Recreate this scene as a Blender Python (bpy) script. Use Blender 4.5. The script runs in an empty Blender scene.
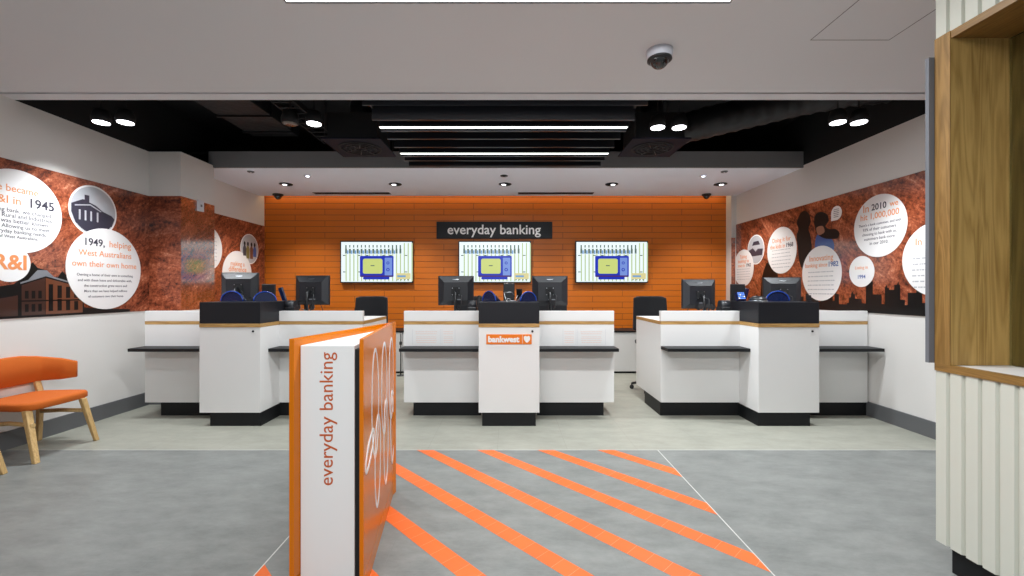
import bpy, bmesh, math, random
from mathutils import Vector, Matrix, Euler
random.seed(7)
SC = bpy.context.scene
COL = SC.collection
PI = math.pi

# ------------------------------------------------------------------ camera, world, exposure
F = 435.0                      # focal length in pixels for a 1024 px wide frame
cam_d = bpy.data.cameras.new('camera')
cam = bpy.data.objects.new('camera', cam_d)
COL.objects.link(cam)
cam.location = (0, 0, 1.37)
cam.rotation_euler = (PI / 2, 0, 0)
cam_d.sensor_width = 36
cam_d.lens = F / 1024 * 36
cam_d.shift_x = 3 / 1024
cam_d.shift_y = 2 / 1024
cam_d.clip_start = 0.02
SC.camera = cam

SC.view_settings.view_transform = 'Standard'
SC.view_settings.look = 'None'
SC.view_settings.gamma = 1
SC.view_settings.exposure = -0.2
SC.view_settings.use_curve_mapping = False

w = bpy.data.worlds.new('world')
SC.world = w
w.use_nodes = True
w.node_tree.nodes['Background'].inputs[0].default_value = (0.90, 0.97, 1.0, 1)
w.node_tree.nodes['Background'].inputs[1].default_value = 0.45

def lamp(kind, name, loc, power, color=(1, 1, 1), rot=(0, 0, 0), **kw):
    d = bpy.data.lights.new(name, kind)
    d.energy = power
    d.color = color
    for k, v in kw.items():
        setattr(d, k, v)
    o = bpy.data.objects.new(name, d)
    o.location = loc
    o.rotation_euler = rot
    COL.objects.link(o)
    return o

WARM = (1.0, 0.98, 0.94)
COOL = (0.92, 0.97, 1.0)
# linear ceiling light over the entrance, and an added, unseen fill lamp behind the camera
lamp('AREA', 'linear_and_fill_lamp', (0, 2.42, 3.015), 95, (.94, .98, 1), shape='RECTANGLE', size=2.5, size_y=.14)
lamp('AREA', 'linear_and_fill_lamp', (0, -0.3, 3.015), 165, (.94, .98, 1), shape='RECTANGLE', size=2.5, size_y=.3)
# linear lights between the baffles
for yy in (4.19, 4.99):
    lamp('AREA', 'baffle_lamp', (-.055, yy, 2.925), 20, COOL, shape='RECTANGLE', size=2.36, size_y=.05)
# spotlights under the black ceiling (position, aim)
SPOTS = [(-3.88, 4.14), (-3.65, 4.14), (-1.87, 4.17), (1.46, 4.27), (1.67, 4.27), (3.13, 4.14), (3.33, 4.14)]
for x, y in SPOTS:
    lamp('SPOT', 'spot_lamp', (x, y, 2.94), 150, COOL, (0, 0, 0), spot_size=math.radians(104), spot_blend=.7, shadow_soft_size=.07)
# downlights in the white bulkhead
DOWN = [-3.43, -1.75, -.06, 1.58, 3.25]
for x in DOWN:
    lamp('SPOT', 'down_lamp', (x, 6.69, 2.955), 145, WARM, (0, 0, 0), spot_size=math.radians(112), spot_blend=.7, shadow_soft_size=.05)
for x in (-2.87, 2.78):
    lamp('SPOT', 'down_lamp', (x, 6.2, 2.985), 22, COOL, (0, 0, 0), spot_size=math.radians(120), spot_blend=.6, shadow_soft_size=.03)
# warm cove strip above the orange wall
lamp('AREA', 'cove_lamp', (-.24, 7.60, 3.03), 5, (1, .80, .5), shape='RECTANGLE', size=8.0, size_y=.05)

# ------------------------------------------------------------------ materials
def lin(c):
    return tuple(((v / 255) / 12.92 if v / 255 <= .04045 else ((v / 255 + .055) / 1.055) ** 2.4) for v in c)

def mat(name, rgb, rough=.5, metal=0, emit=None, es=0, spec=.5, coat=0, bump=0, bscale=60, vary=0, vscale=3):
    m = bpy.data.materials.new(name)
    m.use_nodes = True
    nt = m.node_tree
    b = nt.nodes['Principled BSDF']
    c = lin(rgb)
    b.inputs['Base Color'].default_value = (*c, 1)
    b.inputs['Roughness'].default_value = rough
    b.inputs['Metallic'].default_value = metal
    b.inputs['Specular IOR Level'].default_value = spec
    b.inputs['Coat Weight'].default_value = coat
    b.inputs['Coat Roughness'].default_value = .08
    if emit:
        b.inputs['Emission Color'].default_value = (*lin(emit), 1)
        b.inputs['Emission Strength'].default_value = es
    if vary or bump:
        tc = nt.nodes.new('ShaderNodeTexCoord')
        n = nt.nodes.new('ShaderNodeTexNoise')
        n.inputs['Scale'].default_value = vscale
        n.inputs['Detail'].default_value = 5
        nt.links.new(tc.outputs['Object'], n.inputs['Vector'])
        if vary:
            r = nt.nodes.new('ShaderNodeValToRGB')
            r.color_ramp.elements[0].position = .3
            r.color_ramp.elements[1].position = .7
            r.color_ramp.elements[0].color = (*[v * (1 - vary) for v in c], 1)
            r.color_ramp.elements[1].color = (*[min(1, v * (1 + vary)) for v in c], 1)
            nt.links.new(n.outputs['Fac'], r.inputs[0])
            nt.links.new(r.outputs[0], b.inputs['Base Color'])
        if bump:
            n2 = nt.nodes.new('ShaderNodeTexNoise')
            n2.inputs['Scale'].default_value = bscale
            nt.links.new(tc.outputs['Object'], n2.inputs['Vector'])
            bp = nt.nodes.new('ShaderNodeBump')
            bp.inputs['Strength'].default_value = bump
            bp.inputs['Distance'].default_value = .01
            nt.links.new(n2.outputs['Fac'], bp.inputs['Height'])
            nt.links.new(bp.outputs[0], b.inputs['Normal'])
    return m

def mat_wood(name, c1, c2, scale=1.0, axis='Z', rough=.45):
    m = bpy.data.materials.new(name); m.use_nodes = True
    nt = m.node_tree; b = nt.nodes['Principled BSDF']
    tc = nt.nodes.new('ShaderNodeTexCoord')
    mp = nt.nodes.new('ShaderNodeMapping')
    s = {'X': (.5, 9, 9), 'Y': (9, .5, 9), 'Z': (9, 9, .5)}[axis]
    mp.inputs['Scale'].default_value = tuple(v * scale for v in s)
    nt.links.new(tc.outputs['Object'], mp.inputs[0])
    n = nt.nodes.new('ShaderNodeTexNoise'); n.inputs['Scale'].default_value = 1.3; n.inputs['Detail'].default_value = 4
    n.inputs['Distortion'].default_value = .6
    nt.links.new(mp.outputs[0], n.inputs['Vector'])
    # contour rings of the noise read as cathedral grain
    mu = nt.nodes.new('ShaderNodeMath'); mu.operation = 'MULTIPLY'; mu.inputs[1].default_value = 14
    nt.links.new(n.outputs['Fac'], mu.inputs[0])
    fr = nt.nodes.new('ShaderNodeMath'); fr.operation = 'PINGPONG'; fr.inputs[1].default_value = .5
    nt.links.new(mu.outputs[0], fr.inputs[0])
    n2 = nt.nodes.new('ShaderNodeTexNoise'); n2.inputs['Scale'].default_value = 7; n2.inputs['Detail'].default_value = 3
    nt.links.new(mp.outputs[0], n2.inputs['Vector'])
    ad = nt.nodes.new('ShaderNodeMath'); ad.operation = 'ADD'
    nt.links.new(fr.outputs[0], ad.inputs[0]); nt.links.new(n2.outputs['Fac'], ad.inputs[1])
    r = nt.nodes.new('ShaderNodeValToRGB')
    r.color_ramp.elements[0].position = .35; r.color_ramp.elements[0].color = (*lin(c1), 1)
    r.color_ramp.elements[1].position = 1.0; r.color_ramp.elements[1].color = (*lin(c2), 1)
    nt.links.new(ad.outputs[0], r.inputs[0]); nt.links.new(r.outputs[0], b.inputs['Base Color'])
    b.inputs['Roughness'].default_value = rough
    return m

def mat_tiles(name, c1, c2, joint, tw, th, rough, mortar=.003, off=0.0, shift=(0, 0, 0)):
    m = bpy.data.materials.new(name); m.use_nodes = True
    nt = m.node_tree; b = nt.nodes['Principled BSDF']
    tc = nt.nodes.new('ShaderNodeTexCoord')
    mp = nt.nodes.new('ShaderNodeMapping'); mp.inputs['Location'].default_value = shift
    nt.links.new(tc.outputs['Object'], mp.inputs[0])
    mp2 = nt.nodes.new('ShaderNodeMapping'); mp2.inputs['Scale'].default_value = (1, 2.2, 1); mp2.inputs['Rotation'].default_value = (0, 0, .5)
    nt.links.new(tc.outputs['Object'], mp2.inputs[0])
    n = nt.nodes.new('ShaderNodeTexNoise'); n.inputs['Scale'].default_value = 3.2; n.inputs['Detail'].default_value = 12; n.inputs['Roughness'].default_value = .76
    nt.links.new(mp2.outputs[0], n.inputs['Vector'])
    r = nt.nodes.new('ShaderNodeValToRGB')
    r.color_ramp.elements[0].position = .34; r.color_ramp.elements[0].color = (*lin(c1), 1)
    r.color_ramp.elements[1].position = .66; r.color_ramp.elements[1].color = (*lin(c2), 1)
    nt.links.new(n.outputs['Fac'], r.inputs[0])
    br = nt.nodes.new('ShaderNodeTexBrick')
    br.offset = off; br.inputs['Scale'].default_value = 1
    br.inputs['Brick Width'].default_value = tw; br.inputs['Row Height'].default_value = th
    br.inputs['Mortar Size'].default_value = mortar; br.inputs['Mortar Smooth'].default_value = 0
    nt.links.new(mp.outputs[0], br.inputs['Vector'])
    mx = nt.nodes.new('ShaderNodeMix'); mx.data_type = 'RGBA'
    nt.links.new(br.outputs['Fac'], mx.inputs[0])
    nt.links.new(r.outputs[0], mx.inputs[6]); mx.inputs[7].default_value = (*lin(joint), 1)
    nt.links.new(mx.outputs[2], b.inputs['Base Color'])
    b.inputs['Roughness'].default_value = rough
    n3 = nt.nodes.new('ShaderNodeTexNoise'); n3.inputs['Scale'].default_value = 35; n3.inputs['Detail'].default_value = 4
    nt.links.new(tc.outputs['Object'], n3.inputs['Vector'])
    bp = nt.nodes.new('ShaderNodeBump'); bp.inputs['Strength'].default_value = .12; bp.inputs['Distance'].default_value = .004
    nt.links.new(n3.outputs['Fac'], bp.inputs['Height']); nt.links.new(bp.outputs[0], b.inputs['Normal'])
    return m

def mat_mural(name, ior=1.8):
    """Print of dug red earth: warped streaks over coarse grain, behind a glossy laminate."""
    m = bpy.data.materials.new(name); m.use_nodes = True
    nt = m.node_tree; b = nt.nodes['Principled BSDF']
    tc = nt.nodes.new('ShaderNodeTexCoord')
    mp = nt.nodes.new('ShaderNodeMapping')
    mp0 = nt.nodes.new('ShaderNodeMapping')
    mp0.inputs['Rotation'].default_value = (math.radians(-35), 0, 0)
    nt.links.new(tc.outputs['Object'], mp0.inputs[0])
    mp.inputs['Scale'].default_value = (1, 1.0, 3.0)
    nt.links.new(mp0.outputs[0], mp.inputs[0])
    n = nt.nodes.new('ShaderNodeTexNoise'); n.inputs['Scale'].default_value = 2.4; n.inputs['Detail'].default_value = 14
    n.inputs['Roughness'].default_value = .84; n.inputs['Distortion'].default_value = .7
    nt.links.new(mp.outputs[0], n.inputs['Vector'])
    n2 = nt.nodes.new('ShaderNodeTexNoise'); n2.inputs['Scale'].default_value = 26; n2.inputs['Detail'].default_value = 8
    n2.inputs['Roughness'].default_value = .8
    nt.links.new(tc.outputs['Object'], n2.inputs['Vector'])
    ad = nt.nodes.new('ShaderNodeMix'); ad.data_type = 'FLOAT'; ad.inputs[0].default_value = .38
    nt.links.new(n.outputs['Fac'], ad.inputs[2]); nt.links.new(n2.outputs['Fac'], ad.inputs[3])
    r = nt.nodes.new('ShaderNodeValToRGB')
    cr = r.color_ramp
    cr.elements[0].position = .41; cr.elements[0].color = (*lin((40, 16, 8)), 1)
    cr.elements[1].position = .62; cr.elements[1].color = (*lin((224, 158, 126)), 1)
    for p, c in ((.46, (104, 46, 26)), (.51, (146, 72, 44)), (.56, (176, 100, 70))):
        e = cr.elements.new(p); e.color = (*lin(c), 1)
    nt.links.new(ad.outputs[0], r.inputs[0]); nt.links.new(r.outputs[0], b.inputs['Base Color'])
    b.inputs['Roughness'].default_value = .5
    b.inputs['Coat Weight'].default_value = 1
    b.inputs['Coat Roughness'].default_value = .13
    b.inputs['Coat IOR'].default_value = ior
    b.inputs['Specular IOR Level'].default_value = .2
    return m

def mat_panels(name):
    """Orange slatted boards: thin dark horizontal gaps, staggered butt joints."""
    m = bpy.data.materials.new(name); m.use_nodes = True
    nt = m.node_tree; b = nt.nodes['Principled BSDF']
    tc = nt.nodes.new('ShaderNodeTexCoord')
    mp = nt.nodes.new('ShaderNodeMapping'); mp.inputs['Rotation'].default_value = (PI / 2, 0, 0)
    mp.inputs['Location'].default_value = (.1, .03, 0)
    nt.links.new(tc.outputs['Object'], mp.inputs[0])
    br = nt.nodes.new('ShaderNodeTexBrick'); br.offset = .5
    br.inputs['Scale'].default_value = 1
    br.inputs['Brick Width'].default_value = 1.05; br.inputs['Row Height'].default_value = .1025
    br.inputs['Mortar Size'].default_value = .0035; br.inputs['Mortar Smooth'].default_value = .1
    br.inputs['Color1'].default_value = (*lin((200, 104, 8)), 1)
    br.inputs['Color2'].default_value = (*lin((198, 103, 8)), 1)
    br.inputs['Mortar'].default_value = (*lin((92, 40, 6)), 1)
    nt.links.new(mp.outputs[0], br.inputs['Vector'])
    nt.links.new(br.outputs['Color'], b.inputs['Base Color'])
    b.inputs['Roughness'].default_value = .45
    iv = nt.nodes.new('ShaderNodeMath'); iv.operation = 'SUBTRACT'; iv.inputs[0].default_value = 1
    nt.links.new(br.outputs['Fac'], iv.inputs[1])
    bp = nt.nodes.new('ShaderNodeBump'); bp.inputs['Strength'].default_value = .5; bp.inputs['Distance'].default_value = .006
    nt.links.new(iv.outputs[0], bp.inputs['Height']); nt.links.new(bp.outputs[0], b.inputs['Normal'])
    return m

def mat_mosaic(name):
    """Small orange floor tiles; the joints run across the stripe."""
    m = bpy.data.materials.new(name); m.use_nodes = True
    nt = m.node_tree; b = nt.nodes['Principled BSDF']
    tc = nt.nodes.new('ShaderNodeTexCoord')
    mp = nt.nodes.new('ShaderNodeMapping'); mp.inputs['Rotation'].default_value = (0, 0, math.radians(46))
    nt.links.new(tc.outputs['Object'], mp.inputs[0])
    br = nt.nodes.new('ShaderNodeTexBrick'); br.offset = 0
    br.inputs['Scale'].default_value = 1
    br.inputs['Brick Width'].default_value = .1; br.inputs['Row Height'].default_value = 3
    br.inputs['Mortar Size'].default_value = .0012
    br.inputs['Color1'].default_value = (*lin((222, 102, 38)), 1)
    br.inputs['Color2'].default_value = (*lin((214, 96, 34)), 1)
    br.inputs['Mortar'].default_value = (*lin((222, 140, 104)), 1)
    nt.links.new(mp.outputs[0], br.inputs['Vector'])
    nt.links.new(br.outputs['Color'], b.inputs['Base Color'])
    b.inputs['Roughness'].default_value = .4
    return m

M = dict(
    white=mat('white_laminate', (224, 223, 222), .35),
    paint=mat('white_paint', (222, 219, 216), .8, bump=.03, bscale=120),
    ceil=mat('ceiling_paint', (222, 223, 226), .9),
    soffit=mat('bulkhead_paint', (238, 243, 255), .8),
    fascia=mat('fascia_grey', (128, 128, 130), .8),
    black=mat('black_laminate', (27, 28, 33), .42, spec=.3),
    blackmatt=mat('black_paint', (13, 14, 17), .75),
    duct=mat('duct_foil_black', (19, 21, 24), .5, bump=.6, bscale=14),
    slat=mat('baffle_black', (30, 32, 38), .3),
    kick=mat('kickboard_black', (24, 25, 27), .5, spec=.25),
    skirt=mat('skirting_grey', (98, 99, 101), .5),
    gold=mat_wood('oak_edge_band', (150, 112, 62), (190, 150, 92), 1.0, 'X', .35),
    oak=mat_wood('oak_veneer', (112, 84, 38), (146, 112, 58), .55, 'Z', .45),
    oak_edge_shaded=mat_wood('oak_edge_shaded', (118, 86, 38), (150, 114, 60), .8, 'Z', .45),  # darker than the reveal, to tone down lamp light on the front edge
    oak_lit=mat_wood('oak_reveal_lit', (146, 112, 56), (184, 148, 86), .55, 'Z', .45),  # same oak, lightened to paint in the light on the reveal
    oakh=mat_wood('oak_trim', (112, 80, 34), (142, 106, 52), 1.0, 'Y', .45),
    beech=mat_wood('oak_leg', (176, 140, 86), (206, 172, 118), 1.6, 'Z', .5),
    orange_gloss=mat('orange_gloss_panel', (204, 110, 6), .22, spec=.3),
    orange_edge=mat('orange_panel_edge', (204, 112, 6), .4),
    orange_fab=mat('orange_upholstery', (190, 92, 18), .9, bump=.25, bscale=400),
    orange_ink=mat('orange_print', (226, 140, 84), .4, coat=.5),
    orange_brand=mat('orange_brand', (226, 116, 10), .45),
    rust=mat('rust_lettering', (184, 84, 34), .5),
    inkdark=mat('dark_print', (48, 48, 62), .4, coat=.5),
    disc=mat('white_print', (232, 230, 230), .3, coat=.6),
    text_ink=mat('body_text_print', (66, 66, 76), .4, coat=.5),
    grey_ink=mat('grey_print', (120, 122, 128), .4, coat=.5),
    lgrey_ink=mat('pale_grey_print', (172, 174, 180), .4, coat=.5),
    sil=mat('black_print', (9, 7, 7), .45, spec=.3, coat=.1),
    brick_ink=mat('brown_print', (104, 56, 32), .4, coat=.6),
    deep_brown_ink=mat('deep_brown_print', (58, 30, 20), .4, coat=.6),
    skin_ink=mat('tan_print', (150, 104, 82), .4, coat=.6),
    blue_ink=mat('blue_print', (48, 84, 150), .4, coat=.6),
    olive_ink=mat('olive_print', (120, 110, 50), .4, coat=.6),
    mural=mat_mural('earth_mural_print'),
    mural_satin=mat_mural('earth_mural_satin', 1.35),
    mural_film=mat_mural('earth_mural_glossy_film', 3.0),
    panels=mat_panels('orange_boards'),
    tile=mat_tiles('grey_stone_tile', (104, 106, 104), (130, 132, 129), (116, 118, 116), 1.2, .6, .42, .002, .5, (.02, .275, 0)),
    ltile=mat_tiles('pale_stone_tile', (136, 136, 126), (156, 155, 144), (130, 130, 122), .6, .6, .42, .0015, 0, (.1, .28, 0)),
    mosaic=mat_mosaic('orange_mosaic'),
    joint=mat('pale_joint', (196, 196, 192), .5),
    plastic=mat('black_plastic', (22, 23, 26), .38),
    plastic_soft=mat('dark_grey_plastic', (30, 31, 36), .42),
    chairfab=mat('charcoal_upholstery', (30, 31, 36), .75, bump=.2, bscale=300),
    blue_sheen=mat('plastic_blue_sheen', (16, 60, 150), .15, coat=.8),  # blue reflection painted into the colour of the dark shield rims
    navy=mat('navy_plastic', (16, 28, 64), .2, coat=.6),
    metal=mat('brushed_steel', (170, 172, 176), .3, 1),
    grey_metal=mat('grey_painted_metal', (104, 107, 114), .5),
    camwhite=mat('camera_white', (214, 216, 226), .3),
    dome=mat('smoked_dome', (8, 8, 10), .06, coat=1),
    flute=mat('fluted_white', (198, 199, 188), .5),
    glass=None,
    lightface=mat('light_diffuser', (255, 255, 255), .5, emit=(255, 253, 248), es=5.0),
    lightface2=mat('slot_light_diffuser', (255, 255, 255), .5, emit=(244, 250, 240), es=2.6),
    cove=mat('cove_strip', (255, 255, 255), .5, emit=(255, 206, 140), es=3),
    lens=mat('lamp_lens', (255, 255, 255), .5, emit=(250, 250, 255), es=7),
    lens_off=mat('unlit_lens', (120, 108, 100), .2),
    led=mat('small_led', (255, 255, 255), .5, emit=(225, 235, 255), es=6),
    diffuser_black=mat('diffuser_black', (14, 14, 30), .6, spec=.15),
    red=mat('red_plastic', (150, 30, 24), .4),
    keypad=mat('lit_keypad', (70, 110, 190), .4, emit=(90, 140, 230), es=.6),
)
g = bpy.data.materials.new('clear_glass'); g.use_nodes = True
gb = g.node_tree.nodes['Principled BSDF']
gb.inputs['Base Color'].default_value = (.86, .95, .93, 1); gb.inputs['Roughness'].default_value = .02
gb.inputs['Transmission Weight'].default_value = 1; gb.inputs['IOR'].default_value = 1.1
M['glass'] = g
SCR = {k: mat('screen_' + k, (0, 0, 0), .3, emit=c, es=s) for k, c, s in (
    ('white', (222, 234, 236), 1.4), ('green', (190, 208, 158), 1.1), ('grey', (96, 118, 106), 1.0), ('sky', (112, 168, 226), 1.0),
    ('blue', (26, 52, 196), 1.0), ('paleblue', (128, 158, 232), 1.0), ('lime', (212, 224, 132), 1.05), ('cream', (230, 220, 158), 1.05),
    ('maroon', (92, 44, 84), .9))}

# ------------------------------------------------------------------ builders
ORIGIN = {}

def link(o, parent):
    COL.objects.link(o)
    if parent is not None:
        o.parent = parent
    return o

def thing(name, label, cat, loc=(0, 0, 0), rotz=0, group=None):
    o = bpy.data.objects.new(name, None)
    COL.objects.link(o)
    o.empty_display_size = .1
    o.location = loc
    o.rotation_euler = (0, 0, rotz)
    tag(o, label, cat, group)
    ORIGIN[o.name] = Vector(loc)
    return o

def tag(o, label, cat, group=None):
    o['label'] = label
    o['category'] = cat
    if group:
        o['group'] = group
    return o

class FR:
    """A flat frame on a wall or table: point(u, v, d) = origin + u*U + v*V + d*N."""
    def __init__(s, o, u, v):
        s.o, s.u, s.v = Vector(o), Vector(u).normalized(), Vector(v).normalized()
        s.n = s.u.cross(s.v)
    def p(s, u, v, d=0):
        return s.o + s.u * u + s.v * v + s.n * d

class B:
    def __init__(s):
        s.bm = bmesh.new()
    def _face(s, vs, mi):
        try:
            f = s.bm.faces.new(vs); f.material_index = mi; return f
        except ValueError:
            return None
    def box(s, x0, x1, y0, y1, z0, z1, mi=0, rot=None, piv=None):
        c = [(x, y, z) for z in (z0, z1) for y in (y0, y1) for x in (x0, x1)]
        if rot is not None:
            R_ = Euler(rot).to_matrix(); pv = Vector(piv if piv else ((x0 + x1) / 2, (y0 + y1) / 2, (z0 + z1) / 2))
            c = [R_ @ (Vector(q) - pv) + pv for q in c]
        v = [s.bm.verts.new(q) for q in c]
        for a in ((0, 2, 3, 1), (4, 5, 7, 6), (0, 1, 5, 4), (2, 6, 7, 3), (0, 4, 6, 2), (1, 3, 7, 5)):
            s._face([v[i] for i in a], mi)
        return s
    def fbox(s, fr, u0, u1, v0, v1, d0, d1, mi=0):
        return s.poly(fr, [(u0, v0), (u1, v0), (u1, v1), (u0, v1)], d0, d1, mi)
    def poly(s, fr, pts, d0, d1, mi=0):
        a = [s.bm.verts.new(fr.p(u, v, d0)) for u, v in pts]
        b = [s.bm.verts.new(fr.p(u, v, d1)) for u, v in pts]
        n = len(pts)
        s._face(a[::-1], mi); s._face(b, mi)
        for i in range(n):
            s._face([a[i], a[(i + 1) % n], b[(i + 1) % n], b[i]], mi)
        return s
    def disc(s, fr, u, v, r, d0, d1, mi=0, n=56, ry=None):
        ry = ry or r
        return s.poly(fr, [(u + r * math.cos(2 * PI * i / n), v + ry * math.sin(2 * PI * i / n)) for i in range(n)], d0, d1, mi)
    def ring(s, fr, u, v, r0, r1, d0, d1, mi=0, n=48):
        L = []
        for i in range(n):
            c, k = math.cos(2 * PI * i / n), math.sin(2 * PI * i / n)
            L.append([s.bm.verts.new(fr.p(u + r * c, v + r * k, d)) for r, d in ((r0, d0), (r1, d0), (r1, d1), (r0, d1))])
        for i in range(n):
            a, b = L[i], L[(i + 1) % n]
            for k in range(4):
                s._face([a[k], b[k], b[(k + 1) % 4], a[(k + 1) % 4]], mi)
        return s
    def cyl(s, p0, p1, r0, r1=None, n=20, mi=0):
        r1 = r0 if r1 is None else r1
        p0, p1 = Vector(p0), Vector(p1)
        q = (p1 - p0).to_track_quat('Z', 'Y')
        A = [s.bm.verts.new(p0 + q @ Vector((r0 * math.cos(2 * PI * i / n), r0 * math.sin(2 * PI * i / n), 0))) for i in range(n)]
        C = [s.bm.verts.new(p1 + q @ Vector((r1 * math.cos(2 * PI * i / n), r1 * math.sin(2 * PI * i / n), 0))) for i in range(n)]
        s._face(A[::-1], mi); s._face(C, mi)
        for i in range(n):
            f = s._face([A[i], A[(i + 1) % n], C[(i + 1) % n], C[i]], mi)
            if f: f.smooth = True
        return s
    def lathe(s, c, prof, n=28, mi=0, axis=(0, 0, 1)):
        """prof: list of (r, h) along axis from c."""
        q = Vector(axis).to_track_quat('Z', 'Y'); c = Vector(c)
        rings = []
        for r, h in prof:
            if r < 1e-5:
                rings.append([s.bm.verts.new(c + q @ Vector((0, 0, h)))])
            else:
                rings.append([s.bm.verts.new(c + q @ Vector((r * math.cos(2 * PI * i / n), r * math.sin(2 * PI * i / n), h))) for i in range(n)])
        for a, b in zip(rings, rings[1:]):
            for i in range(n):
                j = (i + 1) % n
                if len(a) == 1 and len(b) == 1: continue
                if len(a) == 1: f = s._face([a[0], b[j], b[i]][::-1], mi)
                elif len(b) == 1: f = s._face([a[i], a[j], b[0]], mi)
                else: f = s._face([a[i], a[j], b[j], b[i]], mi)
                if f: f.smooth = True
        if len(rings[0]) > 1: s._face(rings[0][::-1], mi)
        if len(rings[-1]) > 1: s._face(rings[-1], mi)
        return s
    def tube(s, pts, r, n=8, mi=0, closed=False, flat=None):
        pts = [Vector(p) for p in pts]
        m = len(pts); rings = []
        prev = None
        for i in range(m):
            if closed: t = pts[(i + 1) % m] - pts[(i - 1) % m]
            else: t = pts[min(i + 1, m - 1)] - pts[max(i - 1, 0)]
            t.normalize()
            if prev is None:
                a = Vector((0, 0, 1)) if abs(t.z) < .9 else Vector((1, 0, 0))
                nrm = (a - t * a.dot(t)).normalized()
            else:
                nrm = (prev - t * prev.dot(t)).normalized()
            prev = nrm; bn = t.cross(nrm)
            rr = r(i / max(1, m - 1)) if callable(r) else r
            rings.append([s.bm.verts.new(pts[i] + (nrm * math.cos(2 * PI * k / n) + bn * math.sin(2 * PI * k / n)) * rr) for k in range(n)])
        for i in range(m if closed else m - 1):
            a, b = rings[i], rings[(i + 1) % m]
            for k in range(n):
                f = s._face([a[k], a[(k + 1) % n], b[(k + 1) % n], b[k]], mi)
                if f: f.smooth = True
        if not closed:
            s._face(rings[0][::-1], mi); s._face(rings[-1], mi)
        return s
    def ribbon(s, fr, pts, wd, d0, d1, mi=0, closed=True):
        """A flat printed line of width wd following pts (u, v)."""
        P = [Vector((u, v)) for u, v in pts]; m = len(P); L = []
        for i in range(m):
            t = (P[(i + 1) % m] - P[(i - 1) % m]) if closed else (P[min(i + 1, m - 1)] - P[max(i - 1, 0)])
            t.normalize(); nn = Vector((-t.y, t.x)) * wd / 2
            a, b = P[i] + nn, P[i] - nn
            L.append([s.bm.verts.new(fr.p(q.x, q.y, d)) for q, d in ((a, d0), (b, d0), (b, d1), (a, d1))])
        for i in range(m if closed else m - 1):
            a, b = L[i], L[(i + 1) % m]
            for k in range(4):
                s._face([a[k], b[k], b[(k + 1) % 4], a[(k + 1) % 4]], mi)
        return s
    def text(s, fr, body, u, v, width=None, size=.1, align='CENTER', d0=0, d1=.002, mi=0, bold=0, rot=0):
        cu = bpy.data.curves.new('t', 'FONT'); cu.body = body; cu.size = size; cu.align_x = align; cu.align_y = 'CENTER'
        cu.offset = bold; cu.extrude = (d1 - d0) / 2; cu.resolution_u = 3
        o = bpy.data.objects.new('t', cu); COL.objects.link(o)
        bpy.context.view_layer.update()
        me = bpy.data.meshes.new_from_object(o.evaluated_get(bpy.context.evaluated_depsgraph_get()))
        k = 1
        xs = [q.co.x for q in me.vertices]
        if width and xs:
            k = width / (max(xs) - min(xs))
        R2 = Matrix.Rotation(rot, 2)
        vs = []
        for q in me.vertices:
            p2 = R2 @ Vector((q.co.x * k, q.co.y * k))
            vs.append(s.bm.verts.new(fr.p(u + p2.x, v + p2.y, (d0 + d1) / 2 + q.co.z)))
        for pl in me.polygons:
            s._face([vs[i] for i in pl.vertices], mi)
        bpy.data.objects.remove(o); bpy.data.curves.remove(cu); bpy.data.meshes.remove(me)
        return s
    def build(s, name, mats, parent=None, local=False, bevel=0, smooth=False, label=None, seg=2):
        bmesh.ops.recalc_face_normals(s.bm, faces=s.bm.faces)
        if parent is not None and not local:
            r = parent
            while r.parent is not None: r = r.parent
            off = ORIGIN.get(r.name, Vector())
            for v in s.bm.verts: v.co -= off
        if smooth:
            for f in s.bm.faces: f.smooth = True
        me = bpy.data.meshes.new(name)
        s.bm.to_mesh(me); s.bm.free()
        for m_ in (mats if isinstance(mats, (list, tuple)) else [mats]): me.materials.append(m_)
        o = bpy.data.objects.new(name, me)
        link(o, parent)
        if bevel:
            md = o.modifiers.new('bevel', 'BEVEL'); md.width = bevel; md.segments = seg; md.limit_method = 'ANGLE'
            md.angle_limit = math.radians(50)
        if label: o['label'] = label
        return o

def struct(name, b, m, **kw):
    o = b.build(name, m, **kw); o['kind'] = 'structure'; return o

def copy_tree(o, parent=None):
    c = o.copy(); COL.objects.link(c); c.parent = parent
    for ch in o.children: copy_tree(ch, c)
    return c

# ------------------------------------------------------------------ room
XL, XR, YB, H = -4.32, 3.92, 7.68, 3.03
NY0, NY1, NX = 5.22, 5.81, -3.94        # the nib on the left wall
Y0 = -2.0
MB, MT = 1.122, 2.497                     # mural bottom and top
struct('floor', B().box(-5, 4.6, Y0, 3.725, -.1, 0), M['tile'])
struct('floor', B().box(-5, 4.6, 3.725, 8.1, -.1, 0), M['ltile'])
struct('wall_left', B().box(XL - .2, XL, Y0, 7.9, 0, 3.03), M['paint'])
struct('wall_left_nib', B().box(XL, NX, NY0, NY1, 0, 3.03), M['paint'])
struct('wall_right', B().box(XR, XR + .2, Y0, 7.9, 0, 3.03), M['paint'])
struct('wall_back', B().box(XL - .2, XR + .2, YB, YB + .2, 0, 3.7), M['panels'])
struct('wall_back_return', B().box(3.832, XR, 7.50, YB, 0, 3.03), M['paint'])
struct('wall_left_upper', B().box(XL - .2, XL, 3.8, 7.9, 3.03, 3.7), M['blackmatt'])
struct('wall_right_upper', B().box(XR, XR + .2, 3.8, 7.9, 3.03, 3.7), M['blackmatt'])
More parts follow.
